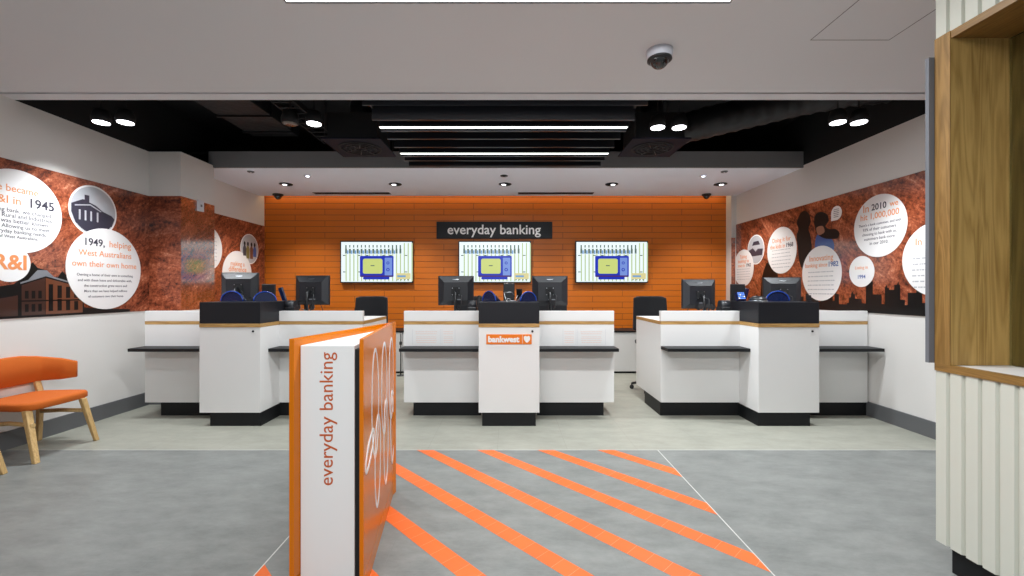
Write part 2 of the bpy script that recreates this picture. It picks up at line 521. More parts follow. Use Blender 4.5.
# near ceiling, with the shadow groove just before its edge
struct('ceiling', B().box(XL - .2, XR + .2, Y0, 3.655, 3.03, 3.16), M['ceil'])
struct('ceiling_groove', B().box(XL, XR, 3.655, 3.685, 3.12, 3.16), M['blackmatt'])
struct('ceiling_edge', B().box(XL - .2, XR + .2, 3.685, 3.80, 3.03, 3.16), M['ceil'])
struct('ceiling_upstand', B().box(XL - .2, XR + .2, 3.66, 3.80, 3.16, 3.7), M['blackmatt'])
struct('ceiling_void', B().box(XL - .2, XR + .2, 3.66, 7.9, 3.7, 3.8), M['blackmatt'])
# white bulkhead: slab 3.0 high, grey fascia, stops short of the back wall for the cove
struct('ceiling_bulkhead', B().box(XL, XR, 5.82, 7.53, 3.0, 3.06), M['soffit'])
struct('ceiling_fascia', B().box(-4.0, XR, 5.79, 5.82, 3.0, 3.215), M['fascia'])
struct('ceiling_bulkhead_lid', B().box(XL, XR, 5.82, YB, 3.195, 3.215), M['blackmatt'])
struct('trim_1', B().box(XL, XR, 7.50, 7.53, 3.06, 3.10), M['soffit'])
# skirting boards
struct('baseboard_left', B().box(XL, XL + .018, Y0, NY0, 0, .155), M['skirt'])
struct('baseboard_nib', B().box(XL, NX, NY0 - .018, NY0, 0, .155).box(NX, NX + .018, NY0 - .018, NY1, 0, .155), M['skirt'])
struct('baseboard_rear', B().box(XL, XL + .018, NY1, YB, 0, .155), M['skirt'])
struct('baseboard_right', B().box(XR - .018, XR, Y0, 7.5, 0, .155), M['skirt'])
struct('baseboard_back', B().box(XL + .018, 3.83, YB - .018, YB, 0, .1), M['kick'])

# floor inlay: orange diagonal stripes inside a pale-jointed square
def clip_poly(pts, inside, cut):
    out = []
    for i in range(len(pts)):
        a, b = pts[i], pts[(i + 1) % len(pts)]
        ia, ib = inside(a), inside(b)
        if ia: out.append(a)
        if ia != ib: out.append(cut(a, b))
    return out
FX0, FX1, FY0, FY1 = -1.22, 1.27, 1.2, 3.722
SL = 1.045
floor_fr = FR((0, 0, 0), (1, 0, 0), (0, 1, 0))
k = -7
sn = 0
for k in range(-8, 6):
    x0 = -.272 + .515 * k; x1 = x0 + .142
    pl = [(x0, FY1), (x1, FY1), (x1 + 4, FY1 - 4 * SL), (x0 + 4, FY1 - 4 * SL)]
    for ax, lim, sg in ((0, FX0, 1), (0, FX1, -1), (1, FY0, 1), (1, FY1 + .0001, -1)):
        ins = lambda p, ax=ax, lim=lim, sg=sg: (p[ax] - lim) * sg >= 0
        def cut(a, b, ax=ax, lim=lim):
            t = (lim - a[ax]) / (b[ax] - a[ax]); return (a[0] + (b[0] - a[0]) * t, a[1] + (b[1] - a[1]) * t)
        if pl: pl = clip_poly(pl, ins, cut)
    if pl and len(pl) > 2:
        xs = [p[0] for p in pl]; ys = [p[1] for p in pl]
        if max(ys) > 1.75:
            o = B().poly(floor_fr, pl, 0, .0012).build('floor_stripe', M['mosaic'])
            o['kind'] = 'structure'
jb = B()
jb.box(FX1, FX1 + .006, .6, 3.725, 0, .001).box(FX0 - .006, FX0, .6, 3.725, 0, .001)
struct('floor_inlay_border', jb, M['joint'])
struct('floor_threshold', B().box(XL, XR, 3.722, 3.727, 0, .001), M['joint'])

# ------------------------------------------------------------------ frames on the walls
LW = FR((XL, 0, 0), (0, 1, 0), (0, 0, 1))          # u = y,  v = z
NF = FR((0, NY0, 0), (1, 0, 0), (0, 0, 1))         # nib front, u = x
NS = FR((NX, 0, 0), (0, 1, 0), (0, 0, 1))          # nib side, u = y
RW = FR((XR, 0, 0), (0, -1, 0), (0, 0, 1))         # u = -y
BW = FR((0, YB, 0), (1, 0, 0), (0, 0, 1))
EYE = 1.37
T = .006                                           # thickness of the mural panel

def scribble(b, fr, cu, cv, rows, w0, lh, d0, d1, mi, th=None):
    """Rows of broken dashes standing for print too small to read in the photograph."""
    th = th or lh * .22
    for i in range(rows):
        wd = w0 * (1 - .10 * abs(i - (rows - 1) / 2) / max(1, rows / 2) * (1 if i % 2 else .6))
        v = cv + (rows / 2 - .5 - i) * lh
        u = -wd / 2
        while u < wd / 2 - .01:
            L = random.choice((.018, .028, .04, .05)) * (w0 / .42)
            L = min(L, wd / 2 - u)
            b.fbox(fr, cu + u, cu + u + L * .72, v - th / 2, v + th / 2, d0, d1, mi)
            u += L

DEPTH = [0]
def roundel(root, fr, u, h, r, heads=(), rows=0, roww=1.3, lh=None, base=.0, inkfirst=None, label='white printed roundel', bodyv=None, ry=None):
    v = EYE + h
    DEPTH[0] += 1
    d = T + .001 + .0011 * (DEPTH[0] % 4)
    o = B().disc(fr, u, v, r, T - .001 - .0002 * (DEPTH[0] % 4), d, ry=ry).build('text_roundel', M['disc'], root, label=label)
    for body, dv, wd, mk, bold, du in heads:
        B().text(fr, body, u + du * r, v + dv * r, width=wd * r, size=.1, d0=d, d1=d + .0008, bold=bold).build('lettering', M[mk], o)
    if rows:
        b = B(); scribble(b, fr, u, v + (bodyv if bodyv is not None else -.35) * r, rows, roww * r, lh or r * .15, d, d + .0006, 0)
        b.build('small_print', M['lgrey_ink'], o)
    return o

def OD(o):                 # height of a roundel's own face above its wall
    k = {'left': 0}
    ax = 0
    xs = [abs(v.co.x + ORIGIN[o.parent.name].x) for v in o.data.vertices]
    w_ = abs(ORIGIN[o.parent.name].x)
    return max(abs(x - w_) for x in xs)
# ---- left mural
mur = thing('wall_mural', 'long red-earth mural on the left wall with the 1945 and 1949 roundels', 'mural', (XL, 3.0, MB))
B().fbox(LW, 0.4, NY0 - .001, MB, MT, 0, T).build('printed_panel', M['mural'], mur)
roundel(mur, LW, 3.83, .69, .365, [('we became', .52, 1.05, 'orange_ink', .0006, -.1), ('R&I in', .24, .62, 'orange_ink', .0006, -.28), ('1945', .24, .56, 'inkdark', .002, .5)], 0, label='white roundel lettered we became R&I in 1945')
o = [c for c in mur.children if c.name.startswith('text_roundel')][0]
b = B()
for i, (tx, wd) in enumerate((('Leading bank, we changed', 1.45), ('to the Rural and Industries', 1.5), ('as it was better known', 1.3), ('to all. Allowing us to meet', 1.4), ('everyday banking needs', 1.2), ('of West Australians.', .85))):
    b.text(LW, tx, 3.83, EYE + .69 + (.0 - .125 * i) * .365, width=wd * .365, size=.1, d0=OD(o), d1=OD(o) + .0008, bold=.0008)
b.build('small_print', M['text_ink'], o)
roundel(mur, LW, 3.755, .235, .165, [('R&I', 0, 1.5, 'orange_ink', .0025, .05)], 0, label='small white roundel lettered R&I')
d = T + .001
p = B().disc(LW, 4.52, EYE + .82, .262, T - .001, d).build('photo_roundel', M['disc'], mur, label='roundel with a black and white photo of an old house')
b = B()
b.disc(LW, 4.52, EYE + .82, .245, d, d + .0006, 0)
sky = b.build('picture', M['lgrey_ink'], p)
b = B()
cu, cv = 4.52, EYE + .82
e = d + .0006
f2 = e + .0005
b.poly(LW, [(cu + .235 * math.cos(a), cv + .235 * math.sin(a)) for a in [math.radians(q) for q in range(205, 336, 10)]], e - .0001, e + .0002)
b.poly(LW, [(cu - .235, cv - .04), (cu - .235, cv + .04), (cu - .12, cv + .10), (cu - .1, cv + .10), (cu - .1, cv + .15), (cu - .05, cv + .15), (cu - .05, cv + .08), (cu + .02, cv + .06), (cu + .1, cv + .01), (cu + .2, cv - .02), (cu + .235, cv - .05), (cu + .2, cv - .14), (cu + .05, cv - .12), (cu - .1, cv - .15), (cu - .19, cv - .15)], e, f2)
b.build('house_shape', M['inkdark'], p)
b = B()
for q in (-.16, -.1, -.04, .03): b.fbox(LW, cu + q, cu + q + .018, cv - .11, cv - .01, f2, f2 + .0004)
b.poly(LW, [(cu - .2, cv + .02), (cu - .04, cv + .05), (cu + .08, cv - .0), (cu + .08, cv + .01), (cu - .04, cv + .062), (cu - .2, cv + .032)], f2, f2 + .0004)
b.build('verandah_post', M['lgrey_ink'], p)
roundel(mur, LW, 4.66, .225, .43, [('1949,', .62, .5, 'inkdark', .002, -.32), ('helping', .62, .62, 'orange_ink', .0006, .38), ('West Australians', .36, 1.42, 'orange_ink', .0006, 0), ('own their own home', .10, 1.72, 'orange_ink', .0006, 0)], 0, label='white roundel lettered 1949, helping West Australians own their own home')
o = mur.children[-1]
o = [c for c in mur.children if 'label' in c.keys() and '1949' in c['label']][0]
b = B()
for i, (tx, wd) in enumerate((('Owning a home of their own is something', 1.5), ('and with these loans and deliverable with,', 1.45), ('the construction grew more and', 1.15), ('More than we have helped millions', 1.15), ('of customers own their home.', .95))):
    b.text(LW, tx, 4.66, EYE + .225 + (-.16 - .13 * i) * .43, width=wd * .43, size=.1, d0=OD(o), d1=OD(o) + .0008, bold=.0008)
b.build('small_print', M['text_ink'], o)
# printed old building along the foot of the mural
b = B(); z0 = MB + .001
b.poly(LW, [(3.0, z0), (4.95, z0), (4.95, z0 + .03), (4.62, z0 + .05), (4.42, z0 + .07), (4.38, z0 + .30), (4.27, z0 + .36), (4.2, z0 + .43), (4.16, z0 + .37), (4.12, z0 + .37), (4.06, z0 + .43), (3.98, z0 + .45), (3.94, z0 + .50), (3.9, z0 + .45), (3.86, z0 + .36), (3.79, z0 + .30), (3.6, z0 + .26), (3.45, z0 + .2), (3.0, z0 + .2)], T - .001, T + .0008)
bl = b.build('printed_building', M['sil'], mur)
e0, e1, e2 = T + .0008, T + .0012, T + .0016
b = B()
b.poly(LW, [(4.05, z0 + .02), (4.40, z0 + .02), (4.40, z0 + .27), (4.05, z0 + .36)], e0, e1, 0)
b.poly(LW, [(3.85, z0 + .02), (4.045, z0 + .02), (4.045, z0 + .36), (3.85, z0 + .29)], e0, e1, 1)
b.poly(LW, [(3.5, z0 + .02), (3.82, z0 + .02), (3.82, z0 + .2), (3.5, z0 + .14)], e0, e1, 1)
b.build('printed_facade', [M['brick_ink'], M['deep_brown_ink']], bl)
b = B()
for y in (4.075, 4.155, 4.235, 4.315):
    k_ = (4.40 - y) / .35 * .05
    for za, zb in ((.05, .125), (.17, .255)):
        b.fbox(LW, y, y + .04, z0 + za, z0 + zb + k_, e1, e2)
for y in (3.875, 3.93, 3.985):
    for za, zb in ((.05, .12), (.17, .24)): b.fbox(LW, y, y + .03, z0 + za, z0 + zb, e1, e2)
b.fbox(LW, 3.85, 4.40, z0 + .142, z0 + .155, e1, e2)
b.build('printed_window', M['sil'], bl)
b = B().poly(LW, [(3.84, z0 + .30), (4.05, z0 + .375), (4.41, z0 + .28), (4.41, z0 + .292), (4.05, z0 + .392), (3.84, z0 + .315)], e0, e2)
b.poly(LW, [(3.90, z0 + .335), (3.98, z0 + .43), (4.06, z0 + .43), (4.12, z0 + .375), (4.05, z0 + .392)], e0, e1)
b.build('printed_roof', M['grey_ink'], bl)

# ---- nib mural, switch
m2 = thing('wall_mural', 'red-earth mural wrapped round the nib of the left wall, no roundels', 'mural', (NX, NY0, MB))
B().fbox(NF, XL + .007, NX + T, MB, MT, 0, T).build('printed_panel', M['mural_satin'], m2)
B().fbox(NS, NY0, NY1 + .001, MB, MT, 0, T).build('printed_panel', M['mural_film'], m2)
sw = thing('wall_sensor', 'small white sensor box on the nib at the top edge of the mural', 'sensor', (NX, 5.53, 2.43))
B().fbox(NS, 5.48, 5.58, 2.37, 2.51, T, .03).build('casing', M['camwhite'], sw, bevel=.004)
B().fbox(NS, 5.515, 5.545, 2.425, 2.455, .03, .032).build('sensor_window', M['grey_metal'], sw)

# ---- rear left mural
m3 = thing('wall_mural', 'red-earth mural on the left wall behind the nib, beside the orange wall, with three roundels', 'mural', (XL, 6.5, MB))
B().fbox(LW, NY1 + .001, YB - .001, MB, MT, 0, T).build('printed_panel', M['mural'], m3)
roundel(m3, LW, 6.215, .60, .325, [], 7, 1.35, .055, label='white roundel half hidden behind the nib', bodyv=0)
p = B().disc(LW, 7.235, EYE + .68, .25, T - .001, d).build('photo_roundel', M['disc'], m3, label='roundel with a photo of four people')
b = B(); b.disc(LW, 7.235, EYE + .68, .235, d, d + .0006); b.build('picture', M['lgrey_ink'], p)
for i, (q, mk) in enumerate(((-.14, 'inkdark'), (-.05, 'olive_ink'), (.05, 'brick_ink'), (.14, 'blue_ink'))):
    b = B()
    cu = 7.235 + q; cv = EYE + .68
    b.poly(LW, [(cu - .04, cv - .16 if abs(q) < .1 else cv - .12), (cu + .04, cv - .16 if abs(q) < .1 else cv - .12), (cu + .045, cv), (cu + .02, cv + .05), (cu - .02, cv + .05), (cu - .045, cv)], d + .0006, d + .0012)
    b.build('printed_person', M[mk], p)
    B().disc(LW, cu, cv + .08, .026, d + .0006, d + .0012, n=16, ry=.036).build('printed_head', M['sil'], p)
roundel(m3, LW, 6.915, .245, .375, [('making a', .45, .95, 'orange_ink', .001, 0), ('difference', .22, 1.2, 'orange_ink', .001, 0)], 4, 1.3, .055, label='pale roundel behind the left monitor')

# ---- right mural
m4 = thing('wall_mural', 'long red-earth mural on the right wall with black skyline and 2010 roundel', 'mural', (XR, 5.0, MB))
B().fbox(RW, -7.499, -0.4, MB, MT, 0, T).build('printed_panel', M['mural'], m4)
roundel(m4, RW, -7.26, .37, .305, [('Taking', .6, .7, 'orange_ink', .001, 0), ('banking to', .36, 1.1, 'orange_ink', .001, 0), ('town in', .12, .7, 'orange_ink', .001, -.2), ('1962', .12, .45, 'inkdark', .002, .5)], 5, 1.4, .042, label='white roundel dated 1962 next to the orange wall', ry=.305)
p = B().disc(RW, -6.9, EYE + .64, .235, T - .001, d).build('photo_roundel', M['disc'], m4, label='roundel with a black and white photo of a van')
b = B(); b.disc(RW, -6.9, EYE + .64, .22, d, d + .0006); b.build('picture', M['lgrey_ink'], p)
b = B(); cu, cv = -6.9, EYE + .64
b.poly(RW, [(cu - .19, cv - .1), (cu + .17, cv - .1), (cu + .2, cv), (cu + .06, cv + .01), (cu + .0, cv - .03), (cu - .08, cv + .03), (cu - .2, cv + .0)], d + .0006, d + .0012)
b.poly(RW, [(cu - .1, cv + .07), (cu + .12, cv + .07), (cu + .08, cv + .13), (cu - .06, cv + .13)], d + .0006, d + .0012)
b.build('van_shape', M['inkdark'], p)
roundel(m4, RW, -6.25, .57, .335, [('Doing it for', .45, 1.25, 'orange_ink', .0008, 0), ('the kids in', .18, 1.05, 'orange_ink', .0008, -.25), ('1968', .18, .45, 'inkdark', .002, .55)], 6, 1.35, .05, label='white roundel lettered Doing it for the kids in 1968', bodyv=-.35)
# printed figure of a woman seen from behind, between the 1968 and 1982 roundels
b = B()
def blob(pts, n=6):
    out = []
    m_ = len(pts)
    for i in range(m_):
        p0, p1, p2, p3 = [Vector(pts[(i + j - 1) % m_]) for j in range(4)]
        for q in range(n):
            t = q / n
            out.append(tuple(.5 * ((2 * p1) + (p2 - p0) * t + (2 * p0 - 5 * p1 + 4 * p2 - p3) * t * t + (3 * p1 - p0 - 3 * p2 + p3) * t ** 3)))
    return out
def rw(px, py):            # wall point from a measured bearing
    y = 3.92 * 435 / (px - 509); return (-y, EYE + (290 - py) * y / 435)
fig = B().poly(RW, blob([rw(799, 217), rw(802, 212), rw(806, 211), rw(810, 215), rw(811, 222), rw(809, 229), rw(811, 236), rw(812, 250), rw(809, 264), rw(804, 270), rw(800, 262), rw(798, 246), rw(797, 236), rw(799, 229), rw(797, 223)]), T - .001, T + .0006).build('mural_figure', M['sil'], m4, label='dark soft reflection painted on the mural as a figure')  # soft reflection on the glossy mural, painted as a dark flat shape
b = B().poly(RW, blob([rw(815, 217), rw(818, 213), rw(823, 212), rw(828, 215), rw(829, 221), rw(826, 226), rw(830, 229), rw(836, 229), rw(840, 233), rw(838, 238), rw(831, 239), rw(824, 238), rw(818, 234), rw(815, 226)]), T - .001, T + .0006)
fig2 = b.build('mural_figure', M['sil'], m4, label='dark haired woman with a camera printed on the mural')
B().poly(RW, blob([rw(817, 236), rw(826, 234), rw(834, 242), rw(834, 256), rw(832, 290), rw(815, 290), rw(815, 255)]), T - .001, T + .0005).build('printed_dress', M['blue_ink'], fig2)
B().poly(RW, blob([rw(817, 228), rw(823, 226), rw(825, 232), rw(819, 235)]), T + .0006, T + .0009).build('printed_face', M['skin_ink'], fig2)
B().poly(RW, blob([rw(765, 268), rw(769, 262), rw(775, 265), rw(778, 274), rw(779, 312), rw(762, 312), rw(762, 282)]), T - .001, T + .0006).build('mural_figure', M['sil'], m4, label='black rounded shape printed behind the right monitors')
roundel(m4, RW, -5.46, .21, .345, [('Innovating', .55, 1.2, 'orange_ink', .0006, 0), ('banking since', .3, 1.15, 'orange_ink', .0006, -.25), ('1982', .3, .45, 'blue_ink', .002, .6)], 6, 1.4, .055, label='white roundel dated 1982 in the reflected screen glow')
roundel(m4, RW, -4.83, .205, .172, [('Listing in', .25, 1.0, 'orange_ink', .0006, 0), ('1994', -.35, .6, 'blue_ink', .002, 0)], 0, label='small white roundel dated 1994')
roundel(m4, RW, -4.6, .68, .33, [('In', .62, .22, 'orange_ink', .0008, -.5), ('2010', .62, .56, 'inkdark', .002, 0), ('we', .62, .3, 'orange_ink', .0008, .55), ('hit 1,000,000', .34, 1.45, 'orange_ink', .0008, 0)], 0, label='white roundel lettered In 2010 we hit 1,000,000')
o = [c for c in m4.children if 'label' in c.keys() and '2010' in c['label']][0]
b = B()
for i, (tx, wd) in enumerate((("There's a bank customer, and with", 1.6), ('93% of their customers', 1.25), ('choosing to bank with us,', 1.3), ('customers bank more', 1.15), ('in our 2010.', .7))):
    b.text(RW, tx, -4.6, EYE + .68 + (.08 - .155 * i) * .33, width=wd * .33, size=.1, d0=OD(o), d1=OD(o) + .0008, bold=.0008)
b.build('small_print', M['text_ink'], o)
roundel(m4, RW, -3.98, .285, .345, [('In', .5, .18, 'orange_ink', .0008, -.5), ('2012', .5, .6, 'orange_ink', .0008, 0)], 6, 1.4, .055, label='large white roundel cut by the oak framed column')
# small speech leaf
y_, h_ = 5.2, .92
pts = [(-y_ + .085 * math.cos(a), EYE + h_ + .085 * math.sin(a)) for a in [math.radians(q) for q in range(-88, 181, 12)]] + [(-y_ - .085, EYE + h_ - .085)]
lf = B().poly(RW, pts, T - .001, T + .001).build('speech_leaf', M['disc'], m4)
b = B(); scribble(b, RW, -y_, EYE + h_, 5, .09, .022, T + .001, T + .0016, 0, th=.008); b.build('small_print', M['inkdark'], lf)
# skyline
b = B()
pts = [(-7.2, z0), (-7.2, z0 + .02)]
u = -5.9
pts.append((u, z0 + .02))
random.seed(11)
while u < -3.2:
    wd = random.choice((.03, .04, .05, .06))
    hh = random.choice((.08, .1, .12, .16, .2)) * (1.0 if u < -5 else 1.25)
    for (c0, c1, ch) in ((-4.78, -4.73, .34), (-4.56, -4.50, .27), (-4.44, -4.38, .30), (-4.28, -4.22, .22), (-4.12, -4.05, .26), (-5.35, -5.3, .2)):
        if c0 <= u < c1: hh = ch
    pts += [(u, z0 + hh)]
    if random.random() < .3 and hh > .15:
        pts += [(u + wd * .5, z0 + hh + .035), (u + wd * .6, z0 + hh)]
    u += wd
    pts += [(u, z0 + hh)]
pts += [(-.45, z0 + .1), (-.45, z0)]
b.poly(RW, pts[:], T - .001, T + .0008)
b.build('printed_skyline', M['sil'], m4)
# the return next to the orange wall
m5 = thing('wall_mural', 'narrow strip of dark red mural between the white lining and the orange wall', 'mural', (3.86, 7.5, MB))
B().box(3.832, 3.90, 7.494, 7.50, MB, 2.27).build('printed_panel', M['mural'], m5)

# ------------------------------------------------------------------ back wall: banner and three screens
bn = thing('wall_sign', 'black banner lettered everyday banking above the middle screen', 'sign', (-.27, YB, 2.42))
B().box(-1.276, .762, YB - .03, YB, 2.272, 2.572).build('sign_panel', M['black'], bn, bevel=.003)
BNF = FR((0, YB - .03, 0), (1, 0, 0), (0, 0, 1))
B().text(BNF, 'everyday banking', -.265, 2.425, width=1.64, size=.2, d0=0, d1=.003, bold=.0025).build('lettering', M['disc'], bn)

def make_tv():
    t = thing('wall_screen', 'x', 'screen', (0, 0, 0), group='advertising screens on the orange wall')
    W, Hh = 1.272, .735
    fr = FR((0, 0, 0), (1, 0, 0), (0, 0, 1))
    B().box(-W / 2, W / 2, -.045, 0, 0, Hh).build('bezel', M['plastic'], t, local=True, bevel=.004)
    B().box(-.25, .25, 0, .03, .2, .5).build('wall_bracket', M['blackmatt'], t, local=True)
    fs = FR((-W / 2 + .019, -.046, .019), (1, 0, 0), (0, 0, 1))
    SW, SH = W - .038, Hh - .038
    s = B().fbox(fs, 0, SW, 0, SH, 0, .0015).build('screen', SCR['white'], t, local=True)
    X = lambda q: q / 755 * SW
    Z = lambda q: (430 - q) / 430 * SH
    b = B()
    for i in range(18):
        x = 46 + i * 41.5
        b.fbox(fs, X(x), X(x + 13), Z(422), Z(130 if i < 15 else 12), .0015, .002)
    b.build('stripe_pattern', SCR['green'], s, local=True)
    b = B()
    for i in range(15):
        x = 42 + i * 41.5
        b.fbox(fs, X(x), X(x + 20), Z(125), Z(74), .0021, .0026, 0)
        if 0 < i < 12: b.fbox(fs, X(x + 3), X(x + 15), Z(60), Z(32), .0021, .0026, 0)
        else: b.fbox(fs, X(x + 2), X(x + 16), Z(74), Z(32), .0021, .0026, 0)
        if i < 13: b.fbox(fs, X(x + 22), X(x + 36), Z(128), Z(90), .0021, .0026, 1)
    for x, y in ((18, 140), (18, 318), (180, 140), (265, 140), (440, 140), (515, 140), (680, 140), (680, 318), (185, 318)):
        b.fbox(fs, X(x), X(x + 26), Z(y + 10), Z(y), .0021, .0026, 0)
    b.build('dash_pattern', [SCR['grey'], SCR['sky']], s, local=True)
    b = B()
    def rr(x0, x1, y0, y1, r, d0, d1, mi):
        pts = []
        for cx, cy, a0 in ((x1 - r, y0 + r, 0), (x0 + r, y0 + r, 90), (x0 + r, y1 - r, 180), (x1 - r, y1 - r, 270)):
            for q in range(5):
                a = math.radians(a0 + q * 22.5)
                pts.append((X(cx + r * math.cos(a)), Z(cy - r * math.sin(a))))
        b.poly(fs, pts, d0, d1, mi)
    rr(200, 560, 150, 378, 12, .0028, .0034, 0)
    rr(235, 515, 378, 404, 6, .0028, .0034, 0)
    rr(205, 555, 362, 374, 4, .0035, .0038, 3)
    rr(232, 442, 180, 342, 20, .0035, .004, 1)
    rr(465, 545, 170, 360, 6, .0035, .004, 2)
    b.disc(fs, X(500), Z(226), .026, .0041, .0045, 0, 20); b.disc(fs, X(500), Z(226), .014, .0046, .0049, 2, 16)
    b.disc(fs, X(500), Z(298), .03, .0041, .0045, 0, 20); b.disc(fs, X(500), Z(298), .016, .0046, .0049, 2, 16)
    b.fbox(fs, X(315), X(356), Z(260), Z(250), .0041, .0045, 4)
    b.build('television_drawing', [SCR['blue'], SCR['lime'], SCR['paleblue'], SCR['maroon'], SCR['grey']], s, local=True)
    b = B()
    b.fbox(fs, X(588), X(742), Z(400), Z(336), .0028, .0034, 0)
    b.fbox(fs, X(600), X(690), Z(378), Z(360), .0035, .0038, 1)
    for i in range(4): b.fbox(fs, X(596 + 36 * i), X(618 + 36 * i), Z(412), Z(404), .0028, .0034, 2)
    b.build('offer_box', [SCR['cream'], SCR['sky'], SCR['grey']], s, local=True)
    return t
tv = make_tv()
for i, (cx, lb) in enumerate(((-2.315, 'wide wall screen left of the banner, showing a blue television on stripes'),
                              (-.25, 'middle wall screen directly below the black banner, showing a blue television on stripes'),
                              (1.795, 'wide wall screen right of the banner, above the gap between the middle and right counters'))):
    o = tv if i == 0 else copy_tree(tv)
    o.location = (cx, YB - .032, 1.493); o['label'] = lb
    ORIGIN[o.name] = Vector(o.location)

# credenza in front of the orange wall: one unit per bay
cbn = 0
edges = [-4.25, -3.1, -1.75, -.4, .95, 2.3, 3.75]
for i in range(6):
    a, c = edges[i], edges[i + 1]
    place = ['by the left wall', 'second from the left wall', 'in the gap left of the middle counter', 'behind the middle counter', 'between middle and right counters', 'by the right wall'][i]
    cb = thing('credenza', 'white low cupboard with black top, ' + place, 'cupboard', ((a + c) / 2, 7.4, 0), group='low cupboards under the orange wall')
    B().box(a + .002, c - .002, 7.16, YB - .02, .03, .675).build('carcass', M['white'], cb, bevel=.002)
    B().box(a + .002, c - .002, 7.17, YB - .02, 0, .03).build('plinth', M['kick'], cb)
    m_ = (a + c) / 2
    for q0, q1, hx in ((a + .006, m_ - .003, m_ - .03), (m_ + .003, c - .006, m_ + .03)):
        dr = B().box(q0, q1, 7.142, 7.16, .035, .668).build('cupboard_door', M['white'], cb, bevel=.002)
        B().cyl((hx, 7.142, .6), (hx, 7.130, .6), .012, n=14).build('lock', M['plastic'], dr)
    B().box(a, c, 7.135, YB - .02, .675, .70).build('top', M['kick'], cb)
# thin black rod stand in the left gap
st = thing('rod_stand', 'thin black rod stand with a round foot, in the gap left of the middle counter', 'stand', (-1.73, 6.95, 0))
B().cyl((-1.73, 6.95, .015), (-1.73, 6.95, .70), .009).build('rod', M['plastic'], st)
B().lathe((-1.73, 6.95, 0), [(.06, 0), (.06, .01), (.02, .02)]).build('foot', M['plastic'], st)
B().lathe((-1.73, 6.95, .52), [(.009, -.03), (.022, -.02), (.022, .02), (.009, .03)]).build('collar', M['plastic'], st)

# ------------------------------------------------------------------ service counters
def counter(cx, xl, xr, label, insetL, insetR, tinsL, tinsR, wings_wall):
    """cx tower centre; xl, xr ends of the wings."""
    t = thing('service_counter', label, 'counter', (cx, 4.9, 0))
    a, c = cx - .305, cx + .305
    TY, WY, BY = 4.37, 4.73, 5.64
    B().box(a, c, TY, 4.98, .137, .993).build('tower_body', M['white'], t, bevel=.002)
    B().box(a - .002, c + .002, TY - .003, 4.98, .995, 1.031).build('oak_band', M['gold'], t, bevel=.001, label='gold oak strip round the tower')
    hd = B()
    hd.box(a, c, TY, TY + .02, 1.033, 1.247).box(a, a + .02, TY + .02, 4.98, 1.033, 1.247).box(c - .02, c, TY + .02, 4.98, 1.033, 1.247).box(a + .02, c - .02, TY + .02, 4.98, 1.225, 1.247)
    hd.build('black_hood', M['black'], t, bevel=.0015)
    B().box(a + tinsL, c - tinsR, TY + .012, 4.98, 0, .137).build('plinth', M['kick'], t)
    B().cyl((c - .07, TY, .955), (c - .07, TY - .006, .955), .011, n=16).build('lock', M['plastic'], t)
    # wings
    for s, e0, e1, ins in ((-1, xl, a, insetL), (1, c, xr, insetR)):
        w_ = B()
        w_.box(e0, e1, WY, WY + .04, .147, .993)
        if s < 0: w_.box(e0, e0 + .035, WY + .04, BY, .147, .993)
        else: w_.box(e1 - .035, e1, WY + .04, BY, .147, .993)
        w_.build('wing_panel', M['white'], t, bevel=.002)
        B().box(e0 if s < 0 else e0, e1, WY, WY + .05, 1.0335, 1.142).build('upstand', M['white'], t, bevel=.002)
        if s < 0: pb = B().box(e0 + ins, e1, WY + .02, WY + .06, 0, .147).box(e0 + ins, e0 + ins + .03, WY + .06, BY - .35, 0, .147)
        else: pb = B().box(e0, e1 - ins, WY + .02, WY + .06, 0, .147).box(e1 - ins - .03, e1 - ins, WY + .06, BY - .35, 0, .147)
        pb.build('plinth', M['kick'], t)
        B().box(e0, e1, 4.515, WY, .728, .761).build('bag_shelf', M['kick'], t, bevel=.002)
    wt = B().box(xl, a, WY, BY, .995, 1.031).box(c, xr, WY, BY, .995, 1.031).box(a, c, 4.98, BY, .995, 1.031)
    wt.build('oak_band', M['gold'], t)
    B().box(xl + .001, xr - .001, WY + .001, BY - .001, 1.031, 1.0335).build('worktop', M['white'], t)
    # pedestal drawers under the desk
    return t
cL = counter(-2.805, -3.96, -1.59, 'white teller counter on the left, nearest the orange chairs, with black-topped tower', .16, .0, .1, 0, 1)
cM = counter(0.0, -1.143, 1.143, 'middle teller counter with the orange company plate and printed notices', .1, .11, .035, .035, 0)
cR = counter(2.812, 1.65, 3.90, 'white teller counter on the right against the right wall, with black-topped tower', .0, .0, 0, .085, 1)

